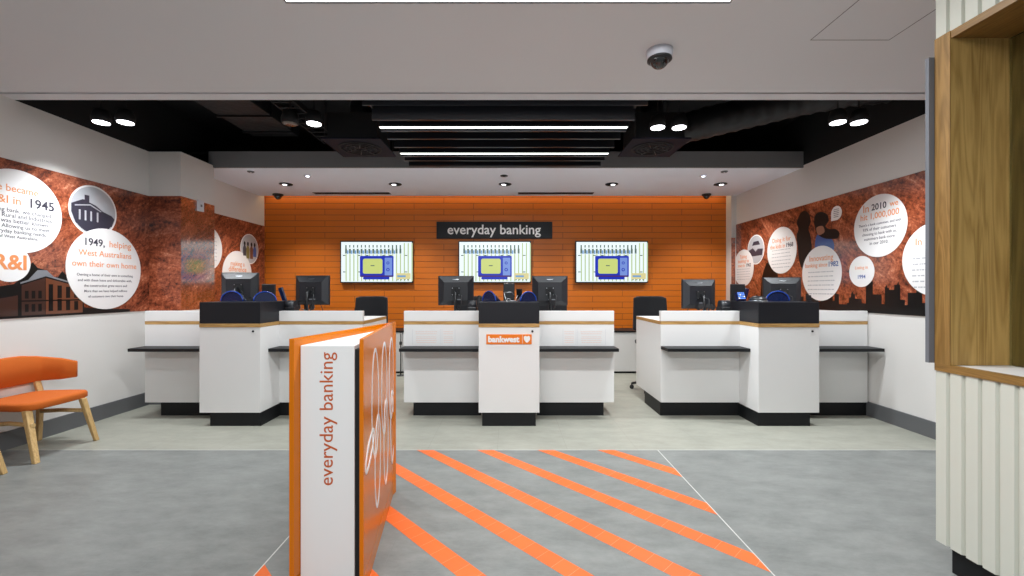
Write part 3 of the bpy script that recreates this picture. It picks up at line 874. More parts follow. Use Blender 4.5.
# company plate and notices on the middle counter
pl = thing('logo_plate', 'orange plate lettered bankwest with a white shield on the middle tower', 'sign', (0, 4.37, .87))
fp = FR((0, 4.37, 0), (1, 0, 0), (0, 0, 1))
B().fbox(fp, -.228, .228, .825, .925, 0, .006).build('plate', M['orange_brand'], pl, bevel=.002)
B().text(fp, 'bankwest', -.055, .873, width=.315, size=.1, d0=.006, d1=.008, bold=.005).build('lettering', M['disc'], pl)
B().fbox(fp, .133, .136, .832, .918, .006, .0075).build('divider', M['disc'], pl)
B().poly(fp, blob([(.15, .90), (.165, .91), (.18, .903), (.195, .91), (.21, .90), (.208, .87), (.18, .842), (.152, .87)], 4), .006, .008).build('shield_mark', M['disc'], pl)
for u0, u1, v0, v1, lb in ((-1.05, -.745, .755 + .02, .945, 'wide notice in faint orange print left of the logo tower'), (-.73, -.585, .775, .945, 'narrow notice in faint orange print left of the logo tower'),
                           (.585, .73, .775, .945, 'narrow notice in faint orange print right of the logo tower'), (.745, 1.05, .775, .945, 'wide notice in faint orange print right of the logo tower')):
    fw = FR((0, 4.73, 0), (1, 0, 0), (0, 0, 1))
    n_ = thing('notice', lb, 'notice', ((u0 + u1) / 2, 4.73, v0), 0, 'printed notices on the middle counter')
    B().fbox(fw, u0, u1, v0, v1, 0, .0015).build('sheet', M['white'], n_)
    b = B(); random.seed(int(u0 * 100) + 300)
    cx_, cz_ = (u0 + u1) / 2, (v0 + v1) / 2
    scribble(b, fw, cx_, cz_ + .045, 2, (u1 - u0) * .8, .022, .0015, .002, 0, th=.005)
    scribble(b, fw, cx_, cz_ - .03, 4, (u1 - u0) * .75, .02, .0015, .002, 0, th=.005)
    b.build('small_print', mat('faint_orange_print', (226, 190, 176), .6), n_)
    b = B(); b.fbox(fw, u0, u0 + .003, v0, v1, .0015, .002).fbox(fw, u1 - .003, u1, v0, v1, .0015, .002)
    b.build('border_line', mat('faint_grey_print', (200, 200, 204), .6), n_)

# ------------------------------------------------------------------ free-standing sign (orange wedge)
sg = thing('freestanding_sign', 'tall wedge sign: orange side panels round a white front lettered everyday banking', 'sign', (-.8, 2.3, 0))
def prism_plan(pts, z0, z1, mi=0, b=None):
    b = b or B()
    return b.poly(FR((0, 0, 0), (1, 0, 0), (0, 1, 0)), pts, z0, z1, mi)
A0, A1, AB = Vector((-.976, 1.93)), Vector((-.645, 1.93)), Vector((-.785, 2.985))
dl = (AB - A0).normalized(); dr = (AB - A1).normalized()
nl = Vector((dl.y, -dl.x)); nr = Vector((-dr.y, dr.x))
def slab(p, d_, n_, L, t0, z0, z1):
    q = [p, p + d_ * L, p + d_ * L + n_ * t0, p + n_ * t0]
    return prism_plan([tuple(v) for v in q], z0, z1)
Lf = (AB - A0).length - .03; Rt = (AB - A1).length
slab(A0, dl, nl, Lf - .0, .024, .09, 1.153).build('side_panel', M['orange_gloss'], sg, bevel=.001)
slab(A0, dl, nl, Lf - .0, .024, 0, .086).build('kick_panel', M['orange_gloss'], sg)
rp = slab(A1, dr, nr, Rt, .018, .09, 1.153).build('side_panel', M['orange_gloss'], sg, bevel=.001, label='orange side panel with the white loop emblem')
slab(A1, dr, nr, Rt, .018, 0, .086).build('kick_panel', M['orange_gloss'], sg)
# white core, slightly shorter than the panels, tapering to the back
prism_plan([(-.943, 1.965), (-.698, 1.965), (-.783, 2.78), (-.797, 2.78)], .03, 1.12).build('white_core', M['white'], sg, bevel=.004)
# dark shadow gap liners
prism_plan([(-.9475, 1.985), (-.9405, 1.985), (-.83, 2.6), (-.832, 2.6)], .02, 1.10).build('gap_liner', M['blackmatt'], sg)
prism_plan([(-.699, 1.975), (-.669, 1.975), (-.764, 2.75), (-.779, 2.75)], .02, 1.10).build('gap_liner', M['blackmatt'], sg)
ff = FR((0, 1.965, 0), (1, 0, 0), (0, 0, 1))
B().text(ff, 'everyday banking', -.822, .787, width=.60, size=.1, d0=0, d1=.0015, rot=PI / 2).build('lettering', M['rust'], sg)
# emblem: one long looping line, six tall loops
fe = FR((A1.x, A1.y, 0), (dr.x, dr.y, 0), (0, 0, 1))
def ell(cx, cz, rx, rz, tilt=0, n=48):
    return [(cx + rx * math.cos(a) * math.cos(tilt) - rz * math.sin(a) * math.sin(tilt), cz + rx * math.cos(a) * math.sin(tilt) + rz * math.sin(a) * math.cos(tilt)) for a in [2 * PI * i / n for i in range(n)]]
b = B()
for i, (cx, cz, rx, rz, tl) in enumerate(((.30, .79, .10, .275, .02), (.60, .80, .10, .26, 0), (.895, .80, .10, .255, -.03),
                          (.375, .47, .085, .235, -.05), (.665, .47, .085, .245, 0), (.935, .47, .075, .235, .05),
                          (.15, .605, .12, .045, .5), (1.0, .62, .055, .06, .4))):
    b.ribbon(fe, ell(cx, cz, rx, rz, tl), .020, 0, .0012 + .0002 * i)
b.build('loop_emblem', M['disc'], rp)

# ------------------------------------------------------------------ orange lounge chairs
def soft(o, lv=2):
    m_ = o.modifiers.new('sub', 'SUBSURF'); m_.levels = lv; m_.render_levels = lv
    for p_ in o.data.polygons: p_.use_smooth = True
    return o
def lounge(label, y):
    t = thing('lounge_chair', label, 'chair', (-4.08, y, 0), group='orange low chairs')
    # seat: rounded cushion, u=+x forward, v=y ; grid lofted top/bottom
    b = B(); bm = b.bm
    nu, nv = 8, 10
    def outline(s, r):
        """s in 0..1 round the rim of a super-ellipse."""
        a = 2 * PI * s
        c, k = math.cos(a), math.sin(a)
        x = (abs(c) ** .42) * (1 if c > 0 else -1); yv = (abs(k) ** .42) * (1 if k > 0 else -1)
        hw = .285 - .035 * (1 - x) / 2 * 1.0
        return (.015 + x * .245 * r, yv * hw * r)
    N = 40
    rings = []
    for r, z in ((.0, .452), (.5, .453), (.85, .458), (.97, .455), (1.0, .44), (1.0, .405), (.96, .395), (.5, .395), (0, .395)):
        if r == 0: rings.append([bm.verts.new((.015, 0, z))])
        else: rings.append([bm.verts.new((*outline(i / N, r), z)) for i in range(N)])
    for a, c in zip(rings, rings[1:]):
        for i in range(N):
            j = (i + 1) % N
            if len(a) == 1: f = bm.faces.new([a[0], c[i], c[j]])
            elif len(c) == 1: f = bm.faces.new([a[i], c[0], a[j]])
            else: f = bm.faces.new([a[i], c[i], c[j], a[j]])
    b.build('seat', M['orange_fab'], t, local=True, smooth=True)
    # wrap-round back: plan polyline with crease, thickness
    plan = [(.045, -.325), (-.07, -.29), (-.175, -.25), (-.20, -.215), (-.215, -.1), (-.22, 0), (-.215, .1), (-.20, .215), (-.175, .25), (-.07, .29), (.045, .325)]
    b = B(); bm = b.bm
    cols = []
    n_ = len(plan)
    for i, (x, yv) in enumerate(plan):
        p0 = Vector(plan[max(i - 1, 0)]); p1 = Vector(plan[min(i + 1, n_ - 1)])
        tt = (p1 - p0).normalized(); nn = Vector((tt.y, -tt.x))     # toward the sitter
        if nn.x < 0 and abs(yv) < .2: nn = -nn
        if abs(yv) >= .2 and nn.y * yv > 0: nn = -nn
        e = min(1, abs(yv) / .325)
        top = .79 - .07 * e ** 3; bot = .535 + .012 * e
        if i in (0, n_ - 1): top -= .012; bot += .012
        prof = [(-.024, bot + .01), (-.024, top - .01), (-.012, top), (.012, top), (.024, top - .01), (.024, bot + .01), (.012, bot), (-.012, bot)]
        k_ = .6 if i in (0, n_ - 1) else 1
        cols.append([bm.verts.new((x + nn.x * d_ * k_, yv + nn.y * d_ * k_, z)) for d_, z in prof])
    for a, c in zip(cols, cols[1:]):
        for k in range(8):
            bm.faces.new([a[k], a[(k + 1) % 8], c[(k + 1) % 8], c[k]])
    bm.faces.new(cols[0]); bm.faces.new(cols[-1][::-1])
    b.build('backrest', M['orange_fab'], t, local=True, smooth=True)
    def leg(p0, p1, a, c, nm='leg'):
        """flat-sided tapering leg from p0 (top) to p1 (foot)."""
        bb = B(); p0, p1 = Vector(p0), Vector(p1); vs = []
        for p_, (hx, hy) in ((p0, a), (p1, c)):
            vs.append([bb.bm.verts.new((p_.x + sx * hx, p_.y + sy * hy, p_.z)) for sx, sy in ((-1, -1), (1, -1), (1, 1), (-1, 1))])
        bb.bm.faces.new(vs[0]); bb.bm.faces.new(vs[1][::-1])
        for k in range(4): bb.bm.faces.new([vs[0][k], vs[1][k], vs[1][(k + 1) % 4], vs[0][(k + 1) % 4]])
        return bb.build(nm, M['beech'], t, local=True, bevel=.005)
    leg((.20, -.235, .40), (.345, -.30, 0), (.020, .026), (.016, .020))
    leg((.255, .165, .40), (.318, .232, 0), (.018, .024), (.014, .018))
    for s in (-1, 1):
        leg((-.17, s * .21, .40), (-.20, s * .225, 0), (.018, .024), (.014, .018))
        leg((-.20, s * .205, .56), (-.165, s * .215, .395), (.012, .026), (.014, .026), 'back_support')
    for s in (-1, 1):
        bb = B(); bb.tube([(-.18, s * .215, .27), (.02, s * .20, .285), (.27, s * (.25 if s < 0 else .19), .285)], .018, 8).build('side_rail', M['beech'], t, local=True)
    return t
ch = lounge('orange upholstered low chair with oak legs by the left wall, seat and curved back visible', 3.735)
ch2 = copy_tree(ch); ch2.location = (-4.08, 3.735 - .727, 0)
ch2['label'] = 'second orange low chair at the left photo edge, only one oak leg visible'

# ------------------------------------------------------------------ office chairs behind the counters
def office_chair():
    t = thing('office_chair', 'x', 'chair', (0, 0, 0))
    # local: backrest toward -Y?  the sitter looks toward -Y (the customers), the back stands at +Y
    b = B(); n = 9
    bm = b.bm; g_ = []
    for i in range(n):
        u = -1 + 2 * i / (n - 1)
        row = []
        for j in range(9):
            v = j / 8
            wdt = .245 - .02 * v - (.03 * max(0, v - .9) / .1) * 0
            x = u * wdt
            y = .22 + .05 * v - .05 * u * u
            z = .78 + .50 * v - (.02 * abs(u) ** 6 if j == 8 else 0) + (.03 * abs(u) ** 4 if j == 0 else 0)
            row.append((x, y, z))
        g_.append(row)
    fa = [[bm.verts.new(p_) for p_ in r] for r in g_]
    fb = [[bm.verts.new((p_[0], p_[1] + .05, p_[2])) for p_ in r] for r in g_]
    for i in range(n - 1):
        for j in range(8):
            bm.faces.new([fa[i][j], fa[i + 1][j], fa[i + 1][j + 1], fa[i][j + 1]])
            bm.faces.new([fb[i][j], fb[i][j + 1], fb[i + 1][j + 1], fb[i + 1][j]])
    for i in range(n - 1):
        for j in (0, 8): bm.faces.new([fa[i][j], fb[i][j], fb[i + 1][j], fa[i + 1][j]])
    for j in range(8):
        for i in (0, n - 1): bm.faces.new([fa[i][j], fa[i][j + 1], fb[i][j + 1], fb[i][j]])
    b.build('backrest', M['chairfab'], t, local=True, bevel=.012, smooth=True, seg=3)
    B().lathe((0, 0, .62), [(0, 0), (.2, 0), (.245, .02), (.25, .05), (.23, .075), (0, .082)], n=32).build('seat', M['chairfab'], t, local=True)
    B().tube([(0, .1, .615), (0, .24, .62), (0, .305, .70), (0, .31, .95)], .022, 10).build('back_bar', M['plastic'], t, local=True)
    B().cyl((0, 0, .1), (0, 0, .62), .028, .024).build('gas_lift', M['metal'], t, local=True)
    B().lathe((0, 0, .30), [(.2, 0), (.215, .01), (.2, .02), (.19, .01), (.2, 0)], n=36).build('foot_ring', M['metal'], t, local=True)
    sb = B()
    for k in range(5):
        a = 2 * PI * k / 5 + .4
        c_, s_ = math.cos(a), math.sin(a)
        sb.tube([(0, 0, .12), (.15 * c_, .15 * s_, .105), (.29 * c_, .29 * s_, .075)], lambda q: .026 - .01 * q, 8)
    base = sb.build('star_base', M['plastic'], t, local=True)
    for k in range(5):
        a = 2 * PI * k / 5 + .4
        c_, s_ = math.cos(a), math.sin(a)
        B().cyl((.29 * c_ - s_ * .022, .29 * s_ + c_ * .022, .028), (.29 * c_ + s_ * .022, .29 * s_ - c_ * .022, .028), .028, n=20).cyl((.29 * c_, .29 * s_, .04), (.29 * c_, .29 * s_, .08), .009).build('caster', M['plastic'], base, local=True)
    return t
oc = office_chair()
chairs = [(-3.96, 6.26, .05, 'black office chair behind the left counter, partly hidden by the leftmost monitor'),
          (-1.97, 6.0, 0, 'charcoal office chair behind the left counter, beside the wall screen side'),
          (-.56, 6.15, .06, 'black office chair behind the left monitor of the middle counter'),
          (.56, 6.15, -.25, 'black office chair behind the right monitor of the middle counter'),
          (1.98, 5.95, -.1, 'charcoal office chair at the left end of the right counter, caster showing')]
for i, (x, y, a, lb) in enumerate(chairs):
    o = oc if i == 0 else copy_tree(oc)
    o.location = (x, y, 0); o.rotation_euler = (0, 0, a); o['label'] = lb; o['group'] = 'office chairs behind the counters'

# ------------------------------------------------------------------ monitors (their backs face the customers)
WT = 1.0335
def monitor(z0_):
    t = thing('monitor', 'x', 'monitor', (0, 0, 0))
    W_, Hh = .205, .17          # half width, half height, centre above the worktop
    fr = FR((0, 0, z0_), (1, 0, 0), (0, 0, 1))
    b = B().box(-W_, W_, 0, .028, z0_ - Hh, z0_ + Hh)
    b.build('frame', M['plastic'], t, local=True, bevel=.004)
    # chamfered back shell
    b = B(); bm = b.bm
    o_ = [(-W_ + .008, 0, z0_ - Hh + .008), (W_ - .008, 0, z0_ - Hh + .008), (W_ - .008, 0, z0_ + Hh - .008), (-W_ + .008, 0, z0_ + Hh - .008)]
    i_ = [(-.135, -.038, z0_ - .115), (.135, -.038, z0_ - .115), (.135, -.038, z0_ + .095), (-.135, -.038, z0_ + .095)]
    vo = [bm.verts.new(p_) for p_ in o_]; vi = [bm.verts.new(p_) for p_ in i_]
    bm.faces.new(vi)
    for k in range(4): bm.faces.new([vo[k], vo[(k + 1) % 4], vi[(k + 1) % 4], vi[k]])
    sh = b.build('back_shell', M['plastic_soft'], t, local=True)
    fb = FR((0, -.0155, z0_ + .13), (1, 0, 0), (0, .5, .65))
    B().disc(fb, 0, .0, .038, 0, .0025, n=24, ry=.010).build('logo_badge', M['metal'], sh, local=True)
    fv = FR((0, -.038, z0_ - .01), (1, 0, 0), (0, 0, 1))
    b = B().fbox(fv, -.05, .05, -.05, .05, 0, .01)
    for u_ in (-.038, .038):
        for v_ in (-.038, .038): b.disc(fv, u_, v_, .006, .01, .013, 1, 10)
    b.build('vesa_plate', [M['blackmatt'], M['metal']], sh, local=True)
    B().fbox(fv, -.02, .06, -.098, -.088, 0, .001).build('white_sticker', M['grey_ink'], sh, local=True)
    B().box(-.185, .185, .028, .0295, z0_ - .15, z0_ + .15).build('screen', SCR['grey'], t, local=True)
    B().tube([(0, -.055, z0_ - .01), (0, -.10, z0_ - .03), (0, -.11, z0_ - .12), (0, -.10, .012)], .016, 10).build('stand_arm', M['plastic'], t, local=True)
    B().tube([(.03, -.05, z0_ - .03), (.07, -.09, z0_ - .06), (.06, -.11, z0_ - .17), (.02, -.08, z0_ - .26), (.05, -.02, .012)], .006, 8).build('cable', M['plastic'], t, local=True)
    B().lathe((0, -.10, 0), [(.10, 0), (.10, .008), (.03, .016), (.02, .03)], n=28).build('stand_base', M['plastic'], t, local=True)
    return t
mons = [(-3.13, 5.06, .10, .37, 'leftmost black monitor, on the left counter with blue light on its edge'),
        (-2.27, 5.02, -.12, .335, 'black monitor seen against the orange wall, right end of the left counter'),
        (-.613, 5.03, .06, .33, 'left one of the two black monitors on the middle counter'),
        (.472, 5.03, -.06, .33, 'right one of the two black monitors on the middle counter'),
        (2.20, 5.04, .14, .29, 'black monitor on the right counter, nearest the middle, against the orange wall'),
        (3.17, 5.05, -.15, .315, 'rightmost black monitor, behind the tower of the right counter')]
for i, (x, y, a, dz, lb) in enumerate(mons):
    o = monitor(dz)
    o['group'] = 'monitors on the counters'
    o.location = (x, y, WT); o.rotation_euler = (0, 0, a); o['label'] = lb

# ------------------------------------------------------------------ small equipment on the counters
HT = 1.247
def shield(x, y, rz, label, w_=.12, h_=.105):
    """half-round privacy shield of a card reader: tinted arch with a blue sheen painted on its rim, keypad inside."""
    t = thing('card_reader_shield', label, 'card reader', (x, y, HT), rz, 'card reader shields on the towers')
    b = B(); bm = b.bm
    N, K = 20, 6
    rows = []
    for k in range(K + 1):
        s = k / K
        row = []
        for i in range(N + 1):
            a = PI * i / N
            rr = math.cos(s * PI / 2) ** .6 if s < 1 else 0.02
            row.append(bm.verts.new((w_ * math.cos(a) * (1 - .12 * s), .11 * s - .02, max(.001, h_ * math.sin(a) * (1 - .75 * s * s)))))
        rows.append(row)
    for a, c in zip(rows, rows[1:]):
        for i in range(N): bm.faces.new([a[i], a[i + 1], c[i + 1], c[i]])
    bm.faces.new(rows[0])
    b.build('shell', M['navy'], t, local=True, smooth=False)
    B().tube([(w_ * math.cos(PI * i / N), -.021, .004 + h_ * math.sin(PI * i / N)) for i in range(N + 1)], .007, 8).build('rim', M['blue_sheen'], t, local=True, label='glossy rim with painted blue sheen')
    return t
shield(-3.02, 4.76, 0, 'left blue rimmed card reader shield on the left tower')
shield(-2.655, 4.74, .35, 'right blue rimmed card reader shield on the left tower', .11, .10)
shield(-.205, 4.74, -.6, 'left dark blue card reader shield on the middle tower', .09, .105)
shield(.20, 4.74, .5, 'right dark blue card reader shield on the middle tower', .10, .10)
shield(2.93, 4.76, -.1, 'blue rimmed card reader shield on the right tower, in front of the monitor', .12, .105)

def box_display(x, y, z, label, wd, hh, tilt=-.25, rz=0, band=None, key=None):
    t = thing('desk_terminal', label, 'terminal', (x, y, z), rz)
    b = B().box(-wd / 2, wd / 2, -.015, .02, .02, .02 + hh, rot=(tilt, 0, 0), piv=(0, 0, .02))
    b.build('housing', M['plastic'], t, local=True, bevel=.006)
    B().lathe((0, .02, 0), [(.05, 0), (.05, .008), (.018, .014), (.014, .06)], n=20).build('foot', M['plastic'], t, local=True)
    if band: B().box(-wd / 2 + .01, wd / 2 - .01, -.03, -.012, .0, .016).build('label_strip', M['disc'], t, local=True, label='white strip')
    if key:
        b = B()
        for i in range(4):
            for j in range(4):
                b.box(-wd / 2 + .015 + i * .035, -wd / 2 + .043 + i * .035, -.019, -.0155, .035 + j * .026, .054 + j * .026, (i + j) % 2, rot=(tilt, 0, 0), piv=(0, 0, .02))
        b.build('keypad', [M['keypad'], M['disc']], t, local=True)
    return t
box_display(-2.80, 5.07, WT, 'small black terminal on the left counter between monitor and phone', .15, .385, 0, 0)
box_display(-.0, 5.08, WT, 'narrow black terminal behind the middle tower, above its wire holder', .13, .395, 0, 0)
box_display(2.66, 5.06, WT, 'black terminal with a lit blue keypad left of the right tower', .17, .385, 0, .1, key=None)
kp = thing('keypad_reader', 'small card reader with bright blue keys on the right tower', 'card reader', (2.565, 4.8, HT), .2)
B().box(-.05, .05, -.02, .02, .004, .10, rot=(-.35, 0, 0), piv=(0, 0, 0)).build('housing', M['navy'], kp, local=True, bevel=.006)
b = B()
for i in range(4):
    for j in range(4): b.box(-.042 + i * .022, -.026 + i * .022, -.023, -.0195, .02 + j * .02, .034 + j * .02, 1 if (i * 3 + j) % 5 == 0 else 0, rot=(-.35, 0, 0), piv=(0, 0, 0))
b.build('keys', [M['keypad'], M['disc']], kp, local=True)

# slanted phone handsets standing in cradles above the hood
def cradle(x, y, z, rz, label, top=.17, lean=.5):
    t = thing('cordless_handset', label, 'telephone', (x, y, z), rz)
    B().lathe((0, 0, 0), [(.055, 0), (.055, .02), (.035, .04), (0, .042)], n=20).build('cradle', M['plastic'], t, local=True)
    B().box(-.027, .027, -.016, .016, .02, top, rot=(0, lean, 0), piv=(0, 0, .02)).build('handset', M['navy'], t, local=True, bevel=.008)
    return t
cradle(-2.66, 5.28, WT, 0, 'slanting dark handset beside the terminal on the left counter', .385, -.32)
cradle(2.74, 5.2, WT, 0, 'slanting black handset beside the lit terminal on the right counter', .37, .3)
# headsets / cable bundles that arch over the upstand
def headset(x, y, z, label, s=1):
    t = thing('headset', label, 'headset', (x, y, z), 0, 'headsets on stands behind the counters')
    up = .085
    B().tube([(s * .085 * math.cos(PI * i / 16), 0, up + .065 + .115 * math.sin(PI * i / 16)) for i in range(17)], .008, 8).build('headband', M['plastic'], t, local=True)
    for k in (-1, 1):
        B().lathe((k * .085, 0, up + .05), [(0, -.02), (.035, -.018), (.042, 0), (.035, .018), (0, .02)], axis=(1, 0, 0), n=20).build('ear_cushion', M['chairfab'], t, local=True)
    B().tube([(s * .08, -.03, up + .03), (s * .03, -.06, up + .01), (-s * .02, -.06, up + .03)], .005, 6).build('microphone', M['plastic'], t, local=True)
    B().cyl((0, 0, .01), (0, 0, up + .17), .009).lathe((0, 0, 0), [(.06, 0), (.06, .01), (.01, .02)]).build('stand', M['plastic'], t, local=True)
    pts = []
    for i in range(14):
        q = i / 13
        pts.append((s * (.085 + .16 * q), -.02, up + .10 + .07 * math.sin(q * PI) - .16 * q * q))
    B().tube(pts, .004, 6).build('cable', M['plastic_soft'], t, local=True)
    return t
headset(-2.45, 5.22, WT, 'black headset on a stand between terminal and monitor on the left counter')
headset(-.36, 5.25, WT, 'black headset on a stand between the left monitor and middle tower', -.6)
headset(.27, 5.25, WT, 'black headset on a stand between the middle tower and right monitor', -.7)
headset(2.36, 5.22, WT, 'black headset on a stand right of the monitor on the right counter', -1)
# round-bodied receipt dispensers seen above the upstands
def roller(x, y, label):
    t = thing('receipt_printer', label, 'printer', (x, y, WT))
    B().box(-.053, .053, -.07, .07, .0, .15).build('body', M['plastic'], t, local=True, bevel=.012)
    B().cyl((-.048, -.01, .165), (.048, -.01, .165), .055, n=28).build('paper_cover', M['plastic_soft'], t, local=True)
    B().box(-.04, .04, -.072, -.069, .06, .07).build('paper_slot', M['metal'], t, local=True)
    return t
roller(-2.44, 4.89, 'black receipt printer on the left counter, under the headset')
roller(2.41, 4.89, 'black receipt printer on the right counter, left of the tower')
roller(-.41, 4.88, 'black receipt printer on the middle counter, left of the tower')
# wire brochure holder on the middle tower
wh = thing('wire_holder', 'silver wire card holder on the middle tower', 'holder', (.02, 4.72, HT))
B().tube([(-.075, 0, .095), (-.05, -.005, .004), (.045, -.005, .004), (.075, 0, .065)], .005, 8).build('front_wire', M['metal'], wh, local=True)
B().tube([(-.075, 0, .095), (.01, .02, .098), (.03, .02, .07)], .005, 8).tube([(-.05, -.005, .004), (-.03, .04, .03), (.0, .0, .02)], .004, 8).build('back_wire', M['metal'], wh, local=True)
cp = thing('pen_cup', 'small black cup behind the middle tower', 'cup', (.115, 4.86, HT))
B().lathe((0, 0, 0), [(0, 0), (.03, 0), (.033, .13), (.036, .135), (.03, .135), (.028, .01), (0, .01)], n=24).build('cup', M['plastic'], cp, local=True)
dm = thing('low_dome', 'low dark dome on the right tower beside the card reader shield', 'device', (2.713, 4.74, HT))
B().lathe((0, 0, 0), [(0, .06), (.05, .055), (.085, .03), (.09, 0), (0, 0)], n=28).build('shell', M['plastic'], dm, local=True)
B().lathe((0, 0, 0), [(.092, 0), (.095, .005), (.092, .01)], n=28).build('rim', M['metal'], dm, local=True)
rd = thing('red_stamp', 'small red item on the right end of the right tower', 'stamp', (3.055, 4.9, HT))
B().lathe((0, 0, 0), [(.028, 0), (.028, .02), (.012, .03), (.012, .045), (.018, .06), (0, .066)], n=18).build('body', M['red'], rd, local=True)
bk = thing('card_stand', 'small black block on the right front corner of the right tower', 'stand', (3.07, 4.45, HT))
B().box(-.025, .025, -.02, .02, 0, .012).box(-.022, .022, -.004, .012, .012, .07, rot=(-.15, 0, 0)).build('body', M['plastic'], bk, local=True, bevel=.003)

# ------------------------------------------------------------------ ceiling equipment
lt = thing('linear_ceiling_light', 'long glowing linear light recessed in the white ceiling at the photo top', 'light', (0, 2.42, 3.03))
B().box(-1.283, 1.273, 2.33, 2.345, 3.02, 3.03).box(-1.283, 1.273, 2.495, 2.505, 3.02, 3.03).box(-1.283, -1.275, 2.345, 2.495, 3.02, 3.03).box(1.265, 1.273, 2.345, 2.495, 3.02, 3.03).build('frame', M['plastic'], lt)
B().box(-1.275, 1.265, 2.345, 2.495, 3.024, 3.03).build('diffuser', M['lightface'], lt)

sl = thing('baffle_ceiling_light', 'hanging black baffle frame with two glowing slots over the middle counter', 'light', (-.055, 4.6, 2.92))
x0, x1 = -1.25, 1.145
for i, y in enumerate((3.97, 4.25, 4.47, 4.73, 5.05, 5.22, 5.44)):
    B().box(x0, x1, y - .012, y + .018, 2.92, 3.14).build('baffle', M['slat'], sl, bevel=.002)
for y in (4.17, 4.97):
    B().box(x0, x1, y - .02, y + .03, 2.932, 2.99).build('lamp_housing', M['slat'], sl)
    B().box(x0 + .01, x1 - .01, y - .012, y + .024, 2.926, 2.932).build('glowing_slot', M['lightface2'], sl)
B().box(-1.30, 1.23, 3.85, 3.87, 3.008, 3.05).box(-1.25, -1.23, 3.87, 3.96, 3.02, 3.05).box(1.125, 1.145, 3.87, 3.96, 3.02, 3.05).build('front_rail', M['slat'], sl)
B().box(x0, x1, 3.90, 5.47, 3.14, 3.17).build('backing_board', M['blackmatt'], sl)
for x in (x0 + .1, x1 - .1):
    for y in (4.1, 5.3): B().cyl((x, y, 3.17), (x, y, 3.70), .005, n=8).build('hanger_rod', M['plastic'], sl)

def air_diffuser(x0_, x1_, label):
    t = thing('air_diffuser', label, 'air vent', ((x0_ + x1_) / 2, 4.74, 2.91))
    cx = (x0_ + x1_) / 2
    B().box(x0_, x1_, 4.43, 5.04, 2.91, 2.925).build('plate', M['diffuser_black'], t, bevel=.003)
    B().box(x0_ + .05, x1_ - .05, 4.48, 4.99, 2.925, 3.2).build('plenum_box', M['blackmatt'], t)
    fr = FR((cx, 4.735, 2.91), (1, 0, 0), (0, -1, 0))
    b = B()
    for r in (.05, .10, .15, .20): b.ring(fr, 0, 0, r, r + .022, 0, .008)
    b.build('swirl_ring', M['blackmatt'], t)
    for k in range(8):
        a = 2 * PI * k / 8
        q0 = (cx + .03 * math.cos(a), 4.735 + .03 * math.sin(a), 2.905); q1 = (cx + .2 * math.cos(a + .3), 4.735 + .2 * math.sin(a + .3), 2.905)
        B().tube([q0, q1], .005, 6).build('vane', M['slat'], t)
    fx = cx + (-.2 if cx < 0 else .2)
    B().tube([(cx, 4.735, 3.2), (cx, 4.76, 3.4), (cx, 5.0, 3.5), (cx, 5.6, 3.5)], .12, 16).build('flexible_duct', M['duct'], t)
    B().cyl((x0_ + .03, 4.46, 2.92), (x0_ + .03, 4.46, 3.7), .004, n=6).cyl((x1_ - .03, 5.01, 2.92), (x1_ - .03, 5.01, 3.7), .004, n=6).build('hanger_rod', M['plastic'], t)
    return t
air_diffuser(-1.92, -1.31, 'square black air diffuser with swirl grille left of the glowing baffles')
air_diffuser(1.26, 1.86, 'square black air diffuser with swirl grille right of the glowing baffles')

def spot(x, y, lit, label):
    t = thing('ceiling_spotlight', label, 'light', (x, y, 2.97), group='round spotlights under the dark ceiling')
    B().lathe((x, y, 2.965), [(.066, 0), (.075, .003), (.078, .05), (.06, .11), (.02, .13), (0, .13)], n=28).build('housing', M['blackmatt'], t)
    B().lathe((x, y, 2.958), [(0, 0), (.064, 0), (.066, .007)], n=28).build('lens', M['lens'] if lit else M['lens_off'], t)
    B().cyl((x, y, 3.08), (x, y, 3.70), .006, n=8).build('hanger_rod', M['blackmatt'], t)
names = ['outer one of the lit spotlight pair near the left wall', 'inner one of the lit spotlight pair near the left wall', 'lit round spotlight beside the left air diffuser',
         'left one of the lit spotlight pair above the right air diffuser', 'right one of the lit spotlight pair above the right air diffuser',
         'inner one of the lit spotlight pair near the right wall', 'outer one of the lit spotlight pair near the right wall']
for (x, y), nm in zip(SPOTS, names): spot(x, y, True, nm)
spot(-2.10, 4.17, False, 'unlit round spotlight left of the lit one beside the left air diffuser')

# ducts under the black ceiling
dk = thing('ventilation_duct', 'black flexible duct sagging across the right of the dark ceiling', 'duct', (2.6, 5.0, 3.4))
pts = [(1.75, 5.45, 3.30), (2.0, 5.2, 3.28), (2.3, 5.0, 3.30), (2.7, 4.85, 3.36), (3.1, 4.7, 3.42), (3.5, 4.5, 3.44), (3.9, 4.4, 3.45)]
fine = []
for i in range(len(pts) - 1):
    for q in range(10): fine.append(Vector(pts[i]).lerp(Vector(pts[i + 1]), q / 10))
B().tube(fine, lambda q: .17 + .008 * math.sin(q * 260), 18).build('duct_sleeve', M['duct'], dk)
dk2 = thing('ventilation_duct', 'rectangular black duct running over the left of the dark ceiling', 'duct', (-3.0, 5.0, 3.4))
B().box(-3.35, -2.75, 3.9, 5.7, 3.38, 3.70).build('duct_casing', M['duct'], dk2, bevel=.005)
for y in (4.4, 5.0, 5.5): B().box(-3.37, -2.73, y, y + .03, 3.36, 3.70).build('flange', M['plastic'], dk2)
tr = thing('cable_tray', 'black cable tray under the dark ceiling, left of the baffles', 'cable tray', (-2.3, 4.9, 3.3))
b = B().box(-2.42, -2.405, 3.9, 5.7, 3.28, 3.34).box(-2.195, -2.18, 3.9, 5.7, 3.28, 3.34)
for i in range(12): b.box(-2.405, -2.195, 4.0 + .14 * i, 4.02 + .14 * i, 3.28, 3.29)
b.build('tray', M['blackmatt'], tr)
